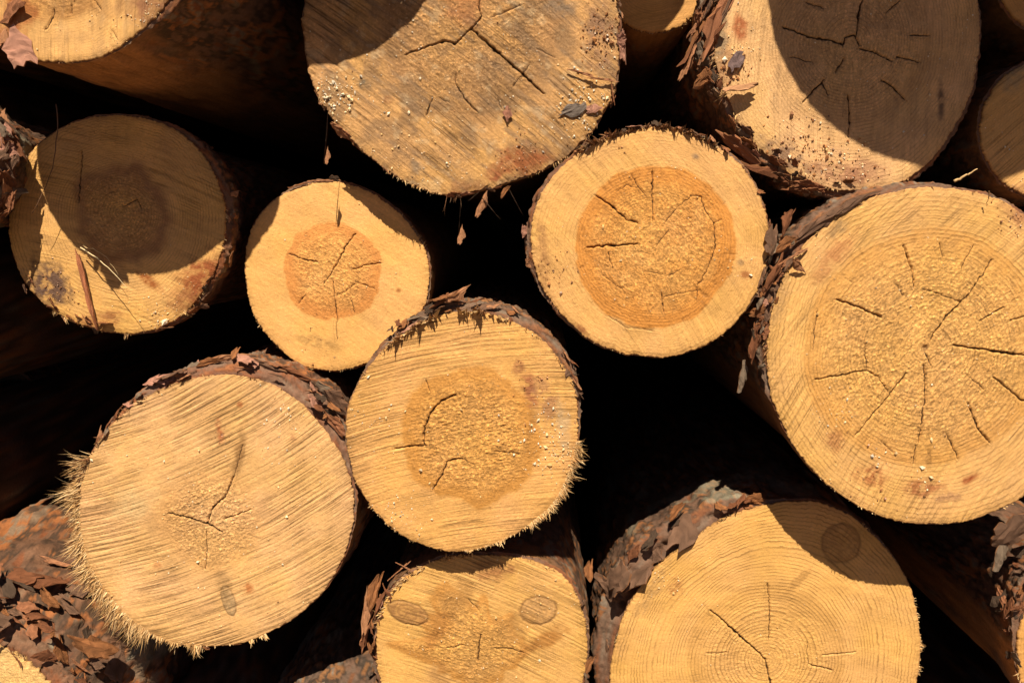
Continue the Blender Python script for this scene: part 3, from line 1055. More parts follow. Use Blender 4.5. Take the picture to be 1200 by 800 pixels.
# --- top middle
LOGS.append(dict(label="large weathered log at top centre with a long diagonal crack and red resin patch", Y=0.0, c=(540, 38), pith=(553, 34), dt=2.6,
    pts=z(340, 0, 2.9625, [(45, 110), (60, 230), (75, 290), (130, 390), (200, 470), (330, 585), (430, 645), (530, 680), (640, 665), (750, 635), (850, 600), (950, 545), (1050, 450), (1110, 350), (1140, 220), (1135, 60)]) + [(712, -40), (685, -90), (640, -130), (580, -152), (530, -155), (470, -140), (410, -100), (372, -50), (357, 0)],
    sap=(0.52, 0.325, 0.15), weather=0.85, taper=0.08, heart=105, heart_s=0.7, hedge=14, hcol=(0.31, 0.175, 0.08), hn=0.15, saw=1.0, saw_a=-38, saw_hm=0.2, rough=0.65, rough_all=0.25, ring=3.6, ring_s=0.15, res=1.2, jag=1.6, saw_c=0.0002,
    T=[(0, 4), (90, 4), (180, 2), (225, 1.5), (270, 1.5), (330, 2)], T_deep=3,
    cracks=zc(340, 0, 2.9625, [(2.9, [(630, 100), (700, 165), (800, 250), (880, 325)]), (2.4, [(630, 100), (570, 155), (540, 140), (480, 160), (400, 190)]), (2.3, [(630, 100), (665, 60), (655, 30), (662, -40), (640, -150)]),
                                (1.8, [(575, 260), (575, 290), (610, 350), (650, 392)]), (1.6, [(495, 340), (470, 400)]), (1.1, [(830, 225), (775, 300)]), (1.0, [(720, 340), (735, 375)]), (1.2, [(520, 340), (550, 355)]),
                                (1.1, [(860, 170), (920, 200)]), (1.2, [(700, 60), (800, 20)])]),
    stains=[(612, 190, 36, 20, 12, (0.36, 0.125, 0.045), 0.92, 0.35), (577, 205, 10, 8, 0, (0.33, 0.10, 0.04), 0.8, 0.5), (548, 218, 26, 9, 0, (0.38, 0.19, 0.08), 0.7, 0.6), (545, 12, 24, 24, 20, (0.46, 0.20, 0.08), 0.6, 0.3),
            (428, 98, 8, 12, 40, (0.14, 0.13, 0.11), 0.7, 0.6), (702, 40, 20, 60, 8, (0.30, 0.17, 0.11), 0.65, 0.7), (660, 5, 22, 16, 0, (0.24, 0.2, 0.17), 0.5, 0.7), (455, 118, 8, 6, 20, (0.33, 0.15, 0.06), 0.7, 0.5), (490, 195, 12, 7, -40, (0.30, 0.24, 0.18), 0.5, 0.6)],
    crumb=[(0, 0, 0, 420, 1.7, RESIN), (392, 115, 14, 130, 3.0, RESIN), (685, 125, 24, 150, 2.4, RESIN), (500, 180, 50, 150, 1.8, DUST), (610, 190, 16, 90, 2.0, BRN), (0, 0, 0, 120, 1.6, BRN), (705, 40, 14, 140, 3.0, BRN), (525, 195, 4, 10, 3.6, RESIN)],
    fib=[(195, 262, 260, 5, 0.6, 0.5, 0.5, 0.4, FIB_PALE, 1), (262, 340, 80, 5, 0.5, 0.5, 0.4, 0.4, FIB_MIX, 0), (-20, 20, 60, 6, 0.6, 0.5, 0.5, 0.3, FIB_DARK, 0), (255, 290, 14, 20, 0.5, 0.6, 0.2, 0.9, FIB_DARK, 0)],
    rimf=[(-25, 15, 12, 13, 2, 6, FLK), (262, 290, 8, 9, 2, 5, FLK), (200, 235, 8, 10, 2, 5, FLK)],
    flk=[(398, 155, 1, 26, 12, -45, 10, 40, FLK[6]), (449, 196, 1, 20, 5, -40, 0, 60, STRIP[1])]))
# --- right of centre, big orange heart
LOGS.append(dict(label="round log right of centre with a wide orange heart and a thin fringed bark edge", Y=-0.02, c=(761, 284), pith=(767, 291), hc=(768, 289),
    pts=z(600, 130, 2.666, [(430, 50), (330, 75), (240, 110), (150, 180), (90, 260), (60, 350), (60, 440), (85, 530), (135, 610), (210, 690), (310, 745), (420, 768), (540, 757), (640, 710), (740, 610), (785, 530), (805, 420), (795, 330), (765, 240), (700, 150), (620, 100), (540, 65)]),
    sap=(0.67, 0.42, 0.17), hair=0.9, taper=0.05, heart=92, heart_s=1.0, hedge=2.0, hcol=(0.55, 0.245, 0.055), hn=0.07, saw=0.28, saw_a=-52, rough=1.0, ring=3.1, ring_s=0.42, ring_r=0.55, pits=0.5,
    T=[(0, 2.5), (60, 3), (90, 3), (130, 4), (180, 7), (220, 3.5), (270, 1.5), (320, 1.5)], T_deep=4,
    cracks=zc(600, 130, 2.666, [(2.0, [(440, 190), (438, 250), (440, 345)]), (2.0, [(262, 265), (320, 305), (360, 340), (392, 350)]), (2.2, [(235, 425), (310, 420), (392, 415)]), (1.3, [(560, 265), (590, 265), (603, 310), (632, 350)]),
                                (1.4, [(632, 350), (636, 420), (612, 490), (582, 545)]), (1.2, [(300, 440), (315, 492)]), (1.6, [(470, 570), (476, 628)]), (1.0, [(480, 580), (540, 565), (580, 560), (578, 590)]), (1.1, [(375, 200), (400, 245), (420, 268)]),
                                (1.2, [(490, 370), (450, 422)]), (1.0, [(285, 515), (340, 555)]), (0.9, [(410, 500), (490, 515), (525, 495)]), (0.9, [(430, 445), (400, 440)]), (1.0, [(560, 265), (520, 300), (480, 350)]), (1.0, [(632, 350), (655, 340)]),
                                (0.8, [(300, 640), (360, 675), (440, 685)]), (0.8, [(330, 250), (360, 230), (390, 240)])]),
    stains=[(637, 300, 8, 45, 5, (0.40, 0.20, 0.08), 0.6, 0.8), (873, 322, 6, 5, 0, (0.45, 0.18, 0.06), 0.8, 0.3), (868, 307, 6, 5, 0, (0.38, 0.25, 0.14), 0.6, 0.4), (682, 385, 10, 5, -40, (0.36, 0.13, 0.05), 0.7, 0.4), (815, 183, 6, 4, -20, (0.25, 0.18, 0.13), 0.7, 0.3)],
    crumb=[(0, 0, 0, 130, 1.3, DUST), (640, 320, 18, 60, 1.8, BRN), (770, 290, 45, 90, 1.2, DUST), (872, 315, 14, 26, 2.0, DUST), (730, 175, 3, 8, 2.4, BRN)],
    fib=[(55, 130, 300, 9, 0.95, 0.55, 1.0, 0.0, FIB_MIX + FIB_DARK, 3), (60, 125, 120, 17, 1.8, 0.55, 1.0, 0.0, FIB_DARK, 2), (130, 240, 130, 4, 0.5, 0.7, 0.5, 0.1, FIB_DARK, 0), (240, 400, 70, 3, 0.4, 0.6, 0.4, 0.2, FIB_MIX, 0), (10, 55, 60, 4, 0.5, 0.7, 0.6, 0, FIB_DARK, 1)],
    rimf=[(70, 130, 16, 8, 2, 5, FLK), (45, 70, 8, 10, 3, 5, FLK), (-20, 30, 8, 7, 2, 6, FLK), (150, 200, 7, 9, 1, 5, FLK)]))
# --- top right
LOGS.append(dict(label="large top right log half in shadow, shaggy bark hanging off its left edge", Y=0.0, c=(990, 48), pith=(997, 51),
    pts=[(838, 70), (855, 115), (871, 150), (895, 178), (930, 206), (969, 219), (1018, 224), (1053, 215), (1081, 199), (1109, 164), (1130, 129), (1142, 91), (1147, 45), (1146, 0), (1130, -45), (1095, -90), (1040, -115), (985, -122), (925, -105), (880, -65), (850, -15), (842, 25)],
    sap=(0.68, 0.46, 0.25), weather=0.22, taper=0.05, heart=92, heart_s=0.5, hedge=12, hcol=(0.46, 0.28, 0.13), saw=0.25, saw_a=85, rough=0.45, rough_all=0.12, ring=3.5, ring_s=0.6, res=1.25, dt=2.4,
    T=[(170, 20), (150, 24), (190, 16), (205, 8), (225, 9), (250, 12), (275, 11), (290, 8), (310, 6), (340, 5), (0, 4), (90, 5), (130, 18)],
    cracks=zc(780, 0, 2.857, [(2.6, [(395, 90), (480, 125), (545, 132), (592, 148)]), (2.2, [(595, 155), (600, 128), (630, 120), (652, 148)]), (2.4, [(640, 115), (645, 50), (660, 0), (668, -60)]), (2.4, [(652, 162), (700, 175), (757, 203)]),
                              (2.0, [(600, 195), (570, 242)]), (1.8, [(775, 190), (845, 206)]), (1.5, [(820, 120), (880, 120)]), (2.2, [(530, 270), (500, 300), (460, 342)]), (2.0, [(725, 270), (760, 290), (805, 332)]), (2.2, [(612, 322), (617, 400), (613, 460)]),
                              (1.6, [(470, 8), (530, 28)]), (1.6, [(785, 5), (740, 42)]), (1.2, [(420, 190), (490, 208)]), (1.4, [(525, 275), (545, 320)])]),
    stains=[(866, 32, 9, 18, 10, (0.46, 0.14, 0.05), 0.8, 0.4), (920, 185, 40, 18, -30, (0.22, 0.13, 0.10), 0.7, 0.8), (985, 205, 50, 13, -10, (0.33, 0.15, 0.09), 0.65, 0.7), (1103, 115, 5, 26, 3, (0.16, 0.10, 0.07), 0.8, 0.6),
            (851, 75, 12, 30, 0, (0.38, 0.2, 0.11), 0.6, 0.6), (846, 40, 9, 40, -5, (0.3, 0.24, 0.17), 0.6, 0.5), (1010, 200, 30, 18, 0, (0.42, 0.2, 0.13), 0.5, 0.6)],
    crumb=[(0, 0, 0, 190, 1.5, RESIN), (935, 188, 24, 150, 3.0, BRN), (870, 60, 12, 60, 2.4, DUST), (985, 200, 26, 110, 2.4, DUST), (990, 205, 26, 70, 2.8, BRN), (860, 85, 10, 60, 3.0, BRN)],
    fib=[(150, 205, 160, 12, 0.7, 0.9, 0.5, 0.4, FIB_DARK + FIB_MIX, 0), (205, 300, 90, 5, 0.6, 0.5, 0.5, 0.3, FIB_MIX, 0)],
    rimf=[(212, 285, 16, 14, -16, -3, BRK), (135, 188, 46, 22, 8, 30, FLK + STRIP), (188, 206, 14, 13, 8, 14, FLK), (215, 292, 22, 15, 3, 10, FLK)],
    flk=[(850, 12, -2, 95, 26, 62, 10, 30, FLK[9]), (838, 40, -3, 70, 14, 66, 0, 40, STRIP[2]), (826, 30, 2, 80, 10, 60, 0, 50, STRIP[0]), (812, 62, 2, 44, 10, 72, 20, 40, STRIP[1]), (806, 78, 4, 34, 8, 60, 0, 20, FLK[6]),
         (826, 92, 0, 26, 18, 20, 20, 30, FLK[2]), (870, 178, 8, 60, 20, -42, 0, 60, FLK[9]), (900, 205, 8, 70, 18, -28, 0, 70, FLK[5]), (960, 226, 8, 70, 12, -8, 0, 70, FLK[0])]))
# --- right edge, partly shaded
LOGS.append(dict(label="end cut off by the right edge above the biggest log, sunlit only below", Y=0.02, c=(1232, 152), pith=(1240, 150), pts=circ(1232, 152, 83),
    sap=(0.66, 0.42, 0.17), heart=36, heart_s=0.4, saw=0.6, saw_a=38, rough=0.3, ring_s=0.2, res=1.4, T=[(0, 3), (90, 4), (180, 3), (270, 3)], crumb=[(0, 0, 0, 60, 1.5, RESIN)], saw_p=5.5,
    stains=[(1190, 85, 30, 16, 50, (0.4, 0.33, 0.22), 0.5, 0.5), (1195, 225, 16, 12, 0, (0.36, 0.15, 0.08), 0.5, 0.6)]))
# --- the biggest, right
LOGS.append(dict(label="biggest log, at the right, its golden end full of radial cracks", Y=-0.02, c=(1087, 416), pith=(1085, 408), dt=2.6,
    pts=z(840, 200, 1.819, [(440, 35), (340, 55), (250, 100), (170, 180), (125, 270), (108, 370), (112, 460), (140, 540), (190, 620), (270, 695), (360, 740), (450, 755), (540, 745), (620, 715)]) + [(1225, 560), (1262, 490), (1275, 415), (1262, 340), (1225, 272), (1180, 238), (1130, 222)],
    sap=(0.67, 0.43, 0.175), hair=0.95, taper=0.06, weather=0.1, heart=136, heart_s=0.55, hedge=5, hcol=(0.56, 0.29, 0.08), saw=0.6, saw_a=52, saw_hm=0.75, rough=1.1, ring=4.1, ring_s=0.7, ring_r=0.35, res=1.2, pith_hole=4, saw_p=8.5,
    T=[(0, 4), (60, 4), (85, 4), (105, 9), (125, 17), (140, 20), (155, 14), (170, 13), (185, 8), (200, 2), (230, 1.2), (270, 1.5)], T_deep=1.6, camb=(0.24, 0.115, 0.05), bark_tint=(1.0, 1.05, 1.1),
    cracks=zc(840, 200, 1.819, [(2.4, [(520, 280), (490, 310), (457, 360)]), (1.8, [(585, 190), (540, 260), (520, 280)]), (2.2, [(398, 160), (415, 210), (422, 250)]), (2.4, [(255, 275), (300, 290), (350, 312)]),
                                (1.8, [(210, 445), (320, 425), (345, 440), (365, 470)]), (1.9, [(405, 430), (350, 500), (295, 565)]), (2.4, [(441, 415), (445, 480), (438, 530), (430, 580)]), (3.0, [(505, 372), (560, 380), (650, 392), (720, 398)]),
                                (1.8, [(590, 440), (650, 490), (690, 500)]), (2.0, [(535, 495), (555, 545), (582, 580)]), (1.6, [(490, 560), (515, 615)]), (1.6, [(560, 320), (610, 290)]), (1.5, [(625, 320), (670, 305)]), (1.6, [(445, 385), (455, 415)]),
                                (1.4, [(315, 370), (320, 420)]), (1.4, [(425, 585), (420, 625)]), (1.2, [(475, 155), (482, 185)]), (1.2, [(400, 265), (380, 240)]), (1.4, [(440, 252), (520, 280)]), (1.2, [(535, 435), (570, 465)]), (1.0, [(215, 300), (205, 380)]), (1.0, [(520, 210), (545, 160)]), (1.1, [(350, 575), (375, 600)])]),
    stains=[(984, 292, 13, 30, -38, (0.50, 0.21, 0.08), 0.6, 0.7), (962, 320, 8, 22, -38, (0.50, 0.23, 0.09), 0.5, 0.7), (1020, 558, 24, 14, -20, (0.42, 0.14, 0.05), 0.7, 0.8), (1080, 572, 26, 11, 0, (0.42, 0.15, 0.06), 0.7, 0.8),
            (1137, 561, 13, 6, 30, (0.35, 0.08, 0.025), 0.9, 0.3), (980, 515, 18, 16, -40, (0.45, 0.18, 0.07), 0.55, 0.8), (1195, 250, 26, 16, -30, (0.36, 0.15, 0.08), 0.6, 0.6), (1112, 583, 16, 7, 0, (0.3, 0.15, 0.1), 0.5, 0.6), (985, 268, 14, 9, 40, (0.28, 0.2, 0.12), 0.5, 0.6), (915, 350, 9, 40, -15, (0.45, 0.28, 0.14), 0.5, 0.5)],
    crumb=[(0, 0, 0, 300, 1.5, DUST), (1030, 570, 40, 60, 2.2, BRN), (980, 480, 14, 24, 2.6, RESIN), (1030, 540, 5, 8, 3.4, RESIN), (1080, 560, 12, 12, 3.4, RESIN), (1080, 420, 80, 160, 1.6, DUST), (1190, 250, 14, 40, 2.2, BRN)],
    fib=[(120, 185, 160, 9, 0.7, 0.6, 0.7, 0.3, FIB_DARK + FIB_MIX, 2), (60, 118, 60, 6, 0.6, 0.3, 0.8, 0.2, FIB_MIX, 1), (200, 330, 90, 3.5, 0.5, 0.4, 0.5, 0.2, FIB_PALE, 0)],
    rimf=[(140, 166, 34, 17, 12, 14, FLK), (166, 186, 14, 14, 5, 14, FLK), (150, 172, 10, 9, -6, -6, FLK)],
    flk=[(923, 258, -4, 28, 17, 62, 10, 20, FLK[5]), (905, 280, -2, 34, 18, 75, 15, 30, FLK[8]), (922, 285, -8, 26, 14, 20, 20, 20, FLK[2]), (930, 300, -9, 34, 8, 30, 20, 40, STRIP[1]), (936, 312, -9, 24, 10, -50, 30, 10, FLK[6]),
         (910, 318, -6, 46, 14, 60, 0, 40, FLK[0]), (960, 262, -2, 60, 14, 38, 0, 20, FLK[1]), (1000, 240, -2, 60, 12, 25, 0, 20, FLK[8]), (885, 400, 2, 40, 16, 78, 0, 40, FLK[0]), (872, 440, 14, 36, 12, 78, 0, 30, FLK[4])]))
# --- centre
LOGS.append(dict(label="middle log with a curved crack in its rough brown heart and a feathery right edge", Y=-0.03, c=(541, 505), pith=(553, 512), hc=(552, 512),
    pts=z(390, 330, 2.426, [(400, 85), (300, 95), (200, 150), (130, 210), (70, 290), (40, 370), (38, 460), (55, 540), (100, 630), (170, 700), (260, 750), (370, 768), (470, 740), (560, 690), (620, 640), (660, 570), (690, 480), (697, 390), (690, 310), (650, 230), (590, 160), (500, 110)]),
    sap=(0.66, 0.405, 0.16), taper=0.05, heart=80, heart_s=0.95, hedge=4, hcol=(0.50, 0.25, 0.065), hn=0.12, saw=0.75, saw_a=9, saw_hm=0.8, rough=1.3, ring=3.2, ring_s=0.12, saw_p=4.2,
    T=[(100, 13), (70, 13), (40, 11), (20, 6), (0, 3), (-30, 2), (-90, 1.5), (180, 2), (150, 2), (130, 9)], bark_tint=(1.0, 1.1, 1.15),
    cracks=zc(390, 330, 2.426, [(2.9, [(348, 323), (310, 340), (280, 370), (263, 410), (259, 450), (263, 466)]), (1.7, [(262, 466), (220, 468), (178, 475)]), (2.0, [(365, 502), (325, 510), (310, 550), (285, 590)]), (1.3, [(455, 480), (530, 490)]), (1.3, [(265, 280), (275, 312)]), (1.0, [(365, 502), (400, 520)])]),
    stains=[(620, 455, 12, 26, 20, (0.36, 0.12, 0.06), 0.75, 0.8), (640, 470, 16, 30, 20, (0.40, 0.2, 0.12), 0.6, 0.8), (608, 430, 8, 12, 0, (0.38, 0.15, 0.07), 0.6, 0.7), (660, 500, 10, 40, 10, (0.55, 0.42, 0.28), 0.6, 0.5), (470, 380, 30, 8, 38, (0.22, 0.12, 0.05), 0.5, 0.8), (622, 500, 6, 30, -10, (0.40, 0.19, 0.05), 0.6, 0.3)],
    crumb=[(0, 0, 0, 200, 1.5, DUST), (440, 500, 22, 50, 2.2, RESIN), (640, 500, 22, 120, 2.2, RESIN), (470, 605, 18, 60, 2.2, RESIN), (625, 450, 14, 50, 2.2, BRN), (628, 543, 2, 3, 4.0, RESIN), (655, 540, 14, 90, 2.6, DUST)],
    fib=[(-55, -5, 950, 13, 0.62, 0.9, 0.7, 0.1, FIB_PALE, 2), (-90, -50, 160, 7, 0.8, 0.6, 0.6, 0.2, FIB_PALE, 2), (-20, 25, 120, 5, 0.6, 0.7, 0.6, 0.2, FIB_PALE, 2), (68, 130, 150, 17, 1.9, 0.3, 1.2, 0.0, FIB_MIX, 3),
         (110, 150, 90, 8, 0.7, 0.5, 0.9, 0, FIB_MIX, 4), (25, 68, 50, 7, 0.8, 0.3, 0.9, 0, FIB_PALE, 3), (200, 262, 60, 4, 0.5, 0.4, 0.5, 0.3, FIB_PALE, 0), (-75, -30, 16, 12, 1.4, 0.6, 0.6, 0.7, FIB_PALE, 0)],
    rimf=[(95, 130, 18, 12, 6, 8, FLK), (15, 60, 12, 10, 3, 10, FLK + STRIP), (60, 95, 8, 14, 2, 10, FLK)],
    flk=[(536, 346, -4, 30, 13, 28, 20, 20, FLK[6]), (520, 352, -3, 34, 12, 25, 10, 30, FLK[5]), (508, 358, -4, 26, 10, 30, 30, 0, FLK[3]), (655, 418, 6, 26, 8, -35, 10, 40, STRIP[0]), (672, 500, 2, 12, 7, -80, 10, 20, FLK[7])]))
# --- lower left, hairy left edge
LOGS.append(dict(label="lower left log with slanted saw lines and a long hairy fringe down its left side", Y=-0.02, c=(252, 598), pith=(246, 609), dt=2.4,
    pts=z(40, 400, 2.105, [(400, 90), (480, 82), (560, 95), (640, 140), (700, 200), (750, 270), (785, 350), (788, 430), (770, 510), (730, 590), (670, 660), (590, 712), (500, 745), (420, 752), (340, 745), (250, 700), (180, 630), (130, 550), (110, 470), (105, 390), (125, 310), (165, 240), (225, 170), (310, 120)]),
    sap=(0.68, 0.45, 0.225), weather=0.12, taper=0.05, heart=62, heart_s=0.4, hedge=16, hcol=(0.56, 0.30, 0.11), saw=1.0, saw_a=24, saw_c=-0.0007, saw_hm=0.55, rough=1.15, ring=3.2, ring_s=0.10, saw_p=6.3, res=1.1,
    T=[(100, 14), (80, 19), (60, 23), (45, 27), (30, 20), (15, 8), (0, 3), (-60, 1.5), (180, 2), (150, 3), (125, 8)], bark_tint=(1.15, 1.1, 1.1), T_deep=10,
    cracks=zc(40, 400, 2.105, [(2.2, [(333, 424), (380, 435), (430, 452), (460, 470)]), (2.0, [(425, 450), (442, 408), (470, 385), (492, 335)]), (1.4, [(425, 470), (423, 560)]), (1.4, [(470, 437), (535, 415)]), (1.0, [(492, 335), (515, 255)])]),
    knots=[(268, 704, 8, 19, 14, (0.30, 0.22, 0.13), 0.9)],
    stains=[(281, 530, 8, 36, -10, (0.40, 0.225, 0.09), 0.85, 0.15), (205, 600, 26, 34, 0, (0.50, 0.28, 0.11), 0.35, 0.7), (257, 503, 6, 22, 4, (0.45, 0.13, 0.05), 0.75, 0.7), (290, 690, 10, 9, 0, (0.50, 0.17, 0.05), 0.7, 0.7), (262, 685, 12, 22, 10, (0.44, 0.27, 0.12), 0.5, 0.3), (281, 474, 5, 5, 0, (0.45, 0.15, 0.05), 0.7, 0.5),
            (190, 615, 20, 30, 0, (0.52, 0.3, 0.13), 0.4, 0.5), (185, 662, 6, 5, 0, (0.5, 0.2, 0.08), 0.5, 0.5), (155, 590, 30, 22, 20, (0.74, 0.56, 0.30), 0.5, 0.4), (344, 515, 7, 8, 0, (0.5, 0.25, 0.12), 0.6, 0.6)],
    crumb=[(0, 0, 0, 240, 1.5, DUST), (250, 600, 45, 120, 1.7, DUST), (330, 500, 28, 50, 2.0, RESIN), (257, 510, 8, 24, 2.0, BRN), (0, 0, 0, 50, 1.5, BRN)],
    fib=[(158, 240, 3200, 23, 0.62, 1.0, 0.25, 0.45, FIB_PALE + FIB_MIX, 3), (165, 232, 1200, 13, 0.8, 1.0, 0.7, 0.35, FIB_PALE, 4), (155, 205, 34, 28, 0.7, 1.0, 0.35, -0.05, FIB_PALE, 2), (235, 262, 300, 12, 0.7, 0.8, 0.5, 0.2, FIB_PALE, 2), (258, 290, 50, 9, 1.0, 0.6, 0.4, 0.5, FIB_PALE, 1),
         (110, 168, 170, 11, 0.8, 0.6, 0.9, 0.0, FIB_DARK + FIB_MIX, 4), (60, 112, 70, 5, 0.6, 0.4, 0.8, 0, FIB_MIX, 1)],
    rimf=[(95, 150, 20, 15, 3, 8, FLK), (60, 105, 22, 16, 6, 26, FLK + STRIP), (28, 58, 20, 15, 4, 22, FLK), (255, 285, 7, 9, 2, 4, FLK)],
    flk=[(244, 424, 8, 26, 9, 10, 0, 20, FLK[2]), (270, 420, 10, 40, 10, 5, 0, 30, FLK[6]), (310, 428, 10, 50, 12, -12, 0, 30, FLK[1]), (350, 440, 12, 46, 12, -28, 0, 30, FLK[0]), (385, 462, 10, 34, 20, -42, 0, 30, FLK[4]), (396, 470, 6, 34, 22, -50, 10, 20, FLK[1]),
         (396, 500, 2, 34, 16, -60, 10, 20, FLK[9]), (388, 488, 4, 22, 12, -70, 20, 0, FLK[3])]))
# --- bottom middle with two knots
LOGS.append(dict(label="bottom centre log with two dark oval knots and a red bark curl at left", Y=0.0, c=(565, 765), pith=(562, 759), hc=(562, 762),
    pts=z(340, 620, 3.158, [(320, 430), (320, 350), (350, 270), (400, 200), (470, 150), (560, 110), (700, 95), (850, 110), (940, 130), (1020, 180), (1060, 250), (1090, 330), (1100, 430), (1090, 540)]) + [(668, 830), (635, 860), (590, 878), (545, 878), (495, 860), (460, 828), (445, 795)],
    sap=(0.65, 0.415, 0.16), heart=62, heart_s=0.85, hedge=4, hcol=(0.50, 0.255, 0.07), hn=0.7, saw=0.8, saw_a=-22, saw_hm=0.6, rough=1.0, ring=2.8, ring_s=0.2, saw_p=5.0,
    T=[(180, 6), (150, 5), (120, 3), (90, 3), (45, 5), (20, 4), (0, 3), (270, 3), (220, 6)], T_deep=5,
    knots=[(478, 718, 26, 14, -18, (0.27, 0.135, 0.055), 1.0), (631, 715, 23, 18, 10, (0.36, 0.21, 0.10), 0.9)],
    cracks=zc(340, 620, 3.158, [(2.0, [(706, 390), (700, 440), (694, 490)]), (1.4, [(580, 440), (640, 428)]), (1.4, [(760, 440), (810, 442), (862, 455)]), (1.0, [(700, 300), (660, 260)])]),
    stains=[(515, 735, 16, 40, -28, (0.50, 0.24, 0.065), 0.9, 0.15), (535, 700, 20, 26, -40, (0.48, 0.26, 0.085), 0.75, 0.3), (600, 735, 38, 22, 20, (0.48, 0.26, 0.085), 0.7, 0.35), (560, 770, 32, 34, 0, (0.52, 0.29, 0.095), 0.6, 0.4), (636, 750, 36, 13, 32, (0.50, 0.24, 0.065), 0.85, 0.15), (585, 665, 30, 12, 0, (0.40, 0.19, 0.075), 0.7, 0.5), (575, 675, 20, 9, 0, (0.42, 0.18, 0.07), 0.5, 0.6), (515, 790, 14, 20, 30, (0.40, 0.21, 0.08), 0.5, 0.3)],
    crumb=[(0, 0, 0, 150, 1.6, DUST), (570, 760, 45, 120, 1.8, DUST), (650, 700, 20, 40, 2.0, DUST)],
    fib=[(95, 160, 130, 13, 1.0, 0.7, 1.0, 0.0, FIB_PALE, 4), (40, 70, 50, 7, 0.8, 0.6, 0.8, 0, FIB_PALE, 2), (-30, 40, 80, 4, 0.5, 0.8, 0.5, 0.1, FIB_MIX, 0), (160, 200, 50, 8, 0.7, 0.9, 0.5, 0.1, FIB_MIX, 0)],
    rimf=[(140, 185, 16, 15, 3, 10, FLK), (-20, 45, 8, 9, 2, 8, FLK)],
    flk=[(438, 692, -2, 40, 14, 68, 10, 20, FLK[2]), (430, 718, 0, 50, 13, 84, 10, 20, FLK[6]), (428, 745, 2, 36, 10, 75, 0, 50, FLK[9]), (446, 706, -2, 34, 10, 60, 10, 40, FLK[5]), (468, 668, -3, 30, 3, 40, 20, 20, STRIP[1]), (474, 664, -3, 20, 5, -30, 10, 20, STRIP[1]), (690, 778, 2, 20, 10, 60, 0, 10, FLK[2])]))
# --- bottom right of centre, thick slab of bark
LOGS.append(dict(label="bottom log with fine even rings and thick purple brown bark over its upper left", Y=0.065, c=(897, 772), pith=(898, 772), dt=2.4,
    pts=z(670, 550, 2.79, [(625, 122), (540, 140), (440, 200), (340, 270), (250, 350), (190, 440), (145, 560), (125, 690), (760, 100), (870, 125), (960, 190), (1050, 280), (1110, 390), (1130, 480), (1140, 600), (1130, 700)]) + [(1050, 854), (1010, 905), (955, 942), (895, 955), (830, 942), (770, 905), (728, 855)],
    sap=(0.67, 0.425, 0.165), heart=100, heart_s=0.5, hedge=4, hcol=(0.50, 0.285, 0.09), saw=0.10, saw_a=-5, rough=0.4, taper=0.05, ring=4.4, ring_s=0.85, ring_r=0.25,
    T=[(100, 16), (112, 25), (125, 29), (140, 33), (155, 31), (170, 28), (185, 24), (200, 18), (93, 7), (85, 3), (45, 2), (0, 2.5), (270, 4)], T_deep=14, bfine=0.45, gap=[(133, 9, 16), (156, 11, 18), (108, 5, 8)], bark_scale=2.4, bark_tint=(0.95, 0.98, 1.02), front=5, lichen=0.5,
    knots=[(986, 636, 25, 26, 0, (0.34, 0.18, 0.07), 0.7)],
    cracks=zc(670, 550, 2.79, [(2.5, [(455, 460), (530, 525), (600, 590), (632, 620)]), (2.4, [(632, 620), (640, 660), (652, 700), (665, 760)]), (1.6, [(640, 375), (650, 450), (645, 555)]), (1.3, [(820, 605), (925, 595)]), (1.6, [(775, 635), (850, 655)]), (1.0, [(770, 565), (775, 632)]), (1.0, [(440, 600), (510, 595)])]),
    stains=[(792, 690, 12, 18, -10, (0.42, 0.17, 0.06), 0.5, 0.8), (935, 680, 26, 6, 48, (0.45, 0.25, 0.08), 0.55, 0.3), (765, 690, 10, 50, -30, (0.42, 0.26, 0.12), 0.45, 0.7)],
    crumb=[(0, 0, 0, 150, 1.3, DUST), (780, 670, 30, 90, 1.8, DUST), (900, 770, 50, 120, 1.3, DUST)],
    fib=[(100, 175, 170, 6, 0.8, 0.5, 0.6, 0.0, [(0.2, 0.17, 0.12), (0.3, 0.22, 0.12), (0.4, 0.3, 0.16)], 1), (-5, 25, 120, 7, 0.6, 0.9, 0.5, 0.1, FIB_PALE, 1), (25, 60, 40, 4, 0.5, 0.8, 0.4, 0, FIB_MIX, 0)],
    rimf=[(96, 112, 6, 16, -6, 8, [FLK[2], FLK[0]]), (112, 185, 12, 30, -2, 24, [FLK[0], FLK[1], FLK[3], FLK[8]])],
    flk=[(793, 598, 6, 26, 12, 40, 20, 20, FLK[2]), (886, 584, 2, 20, 16, -30, 10, 10, FLK[2]), (690, 668, 8, 24, 12, 80, 10, 10, FLK[2])]))
# --- far left, seen side on
LOGS.append(dict(label="log at the left edge seen mostly as peeling sunlit bark beside the shaded end", Y=-0.035, c=(-101, 192), pts=circ(-101, 192, 98), res=2.2, heart=30, T=[(0, 11), (90, 10), (180, 6), (270, 8)], taper=0.35, T_deep=4, fine=1.6, lichen=0.6,
    fib=[(-50, 50, 120, 14, 0.8, 0.8, 0.6, 0.3, FIB_DARK + FIB_MIX, 0)],
    rimf=[(-40, 35, 56, 22, 10, 18, FLK + STRIP)]))
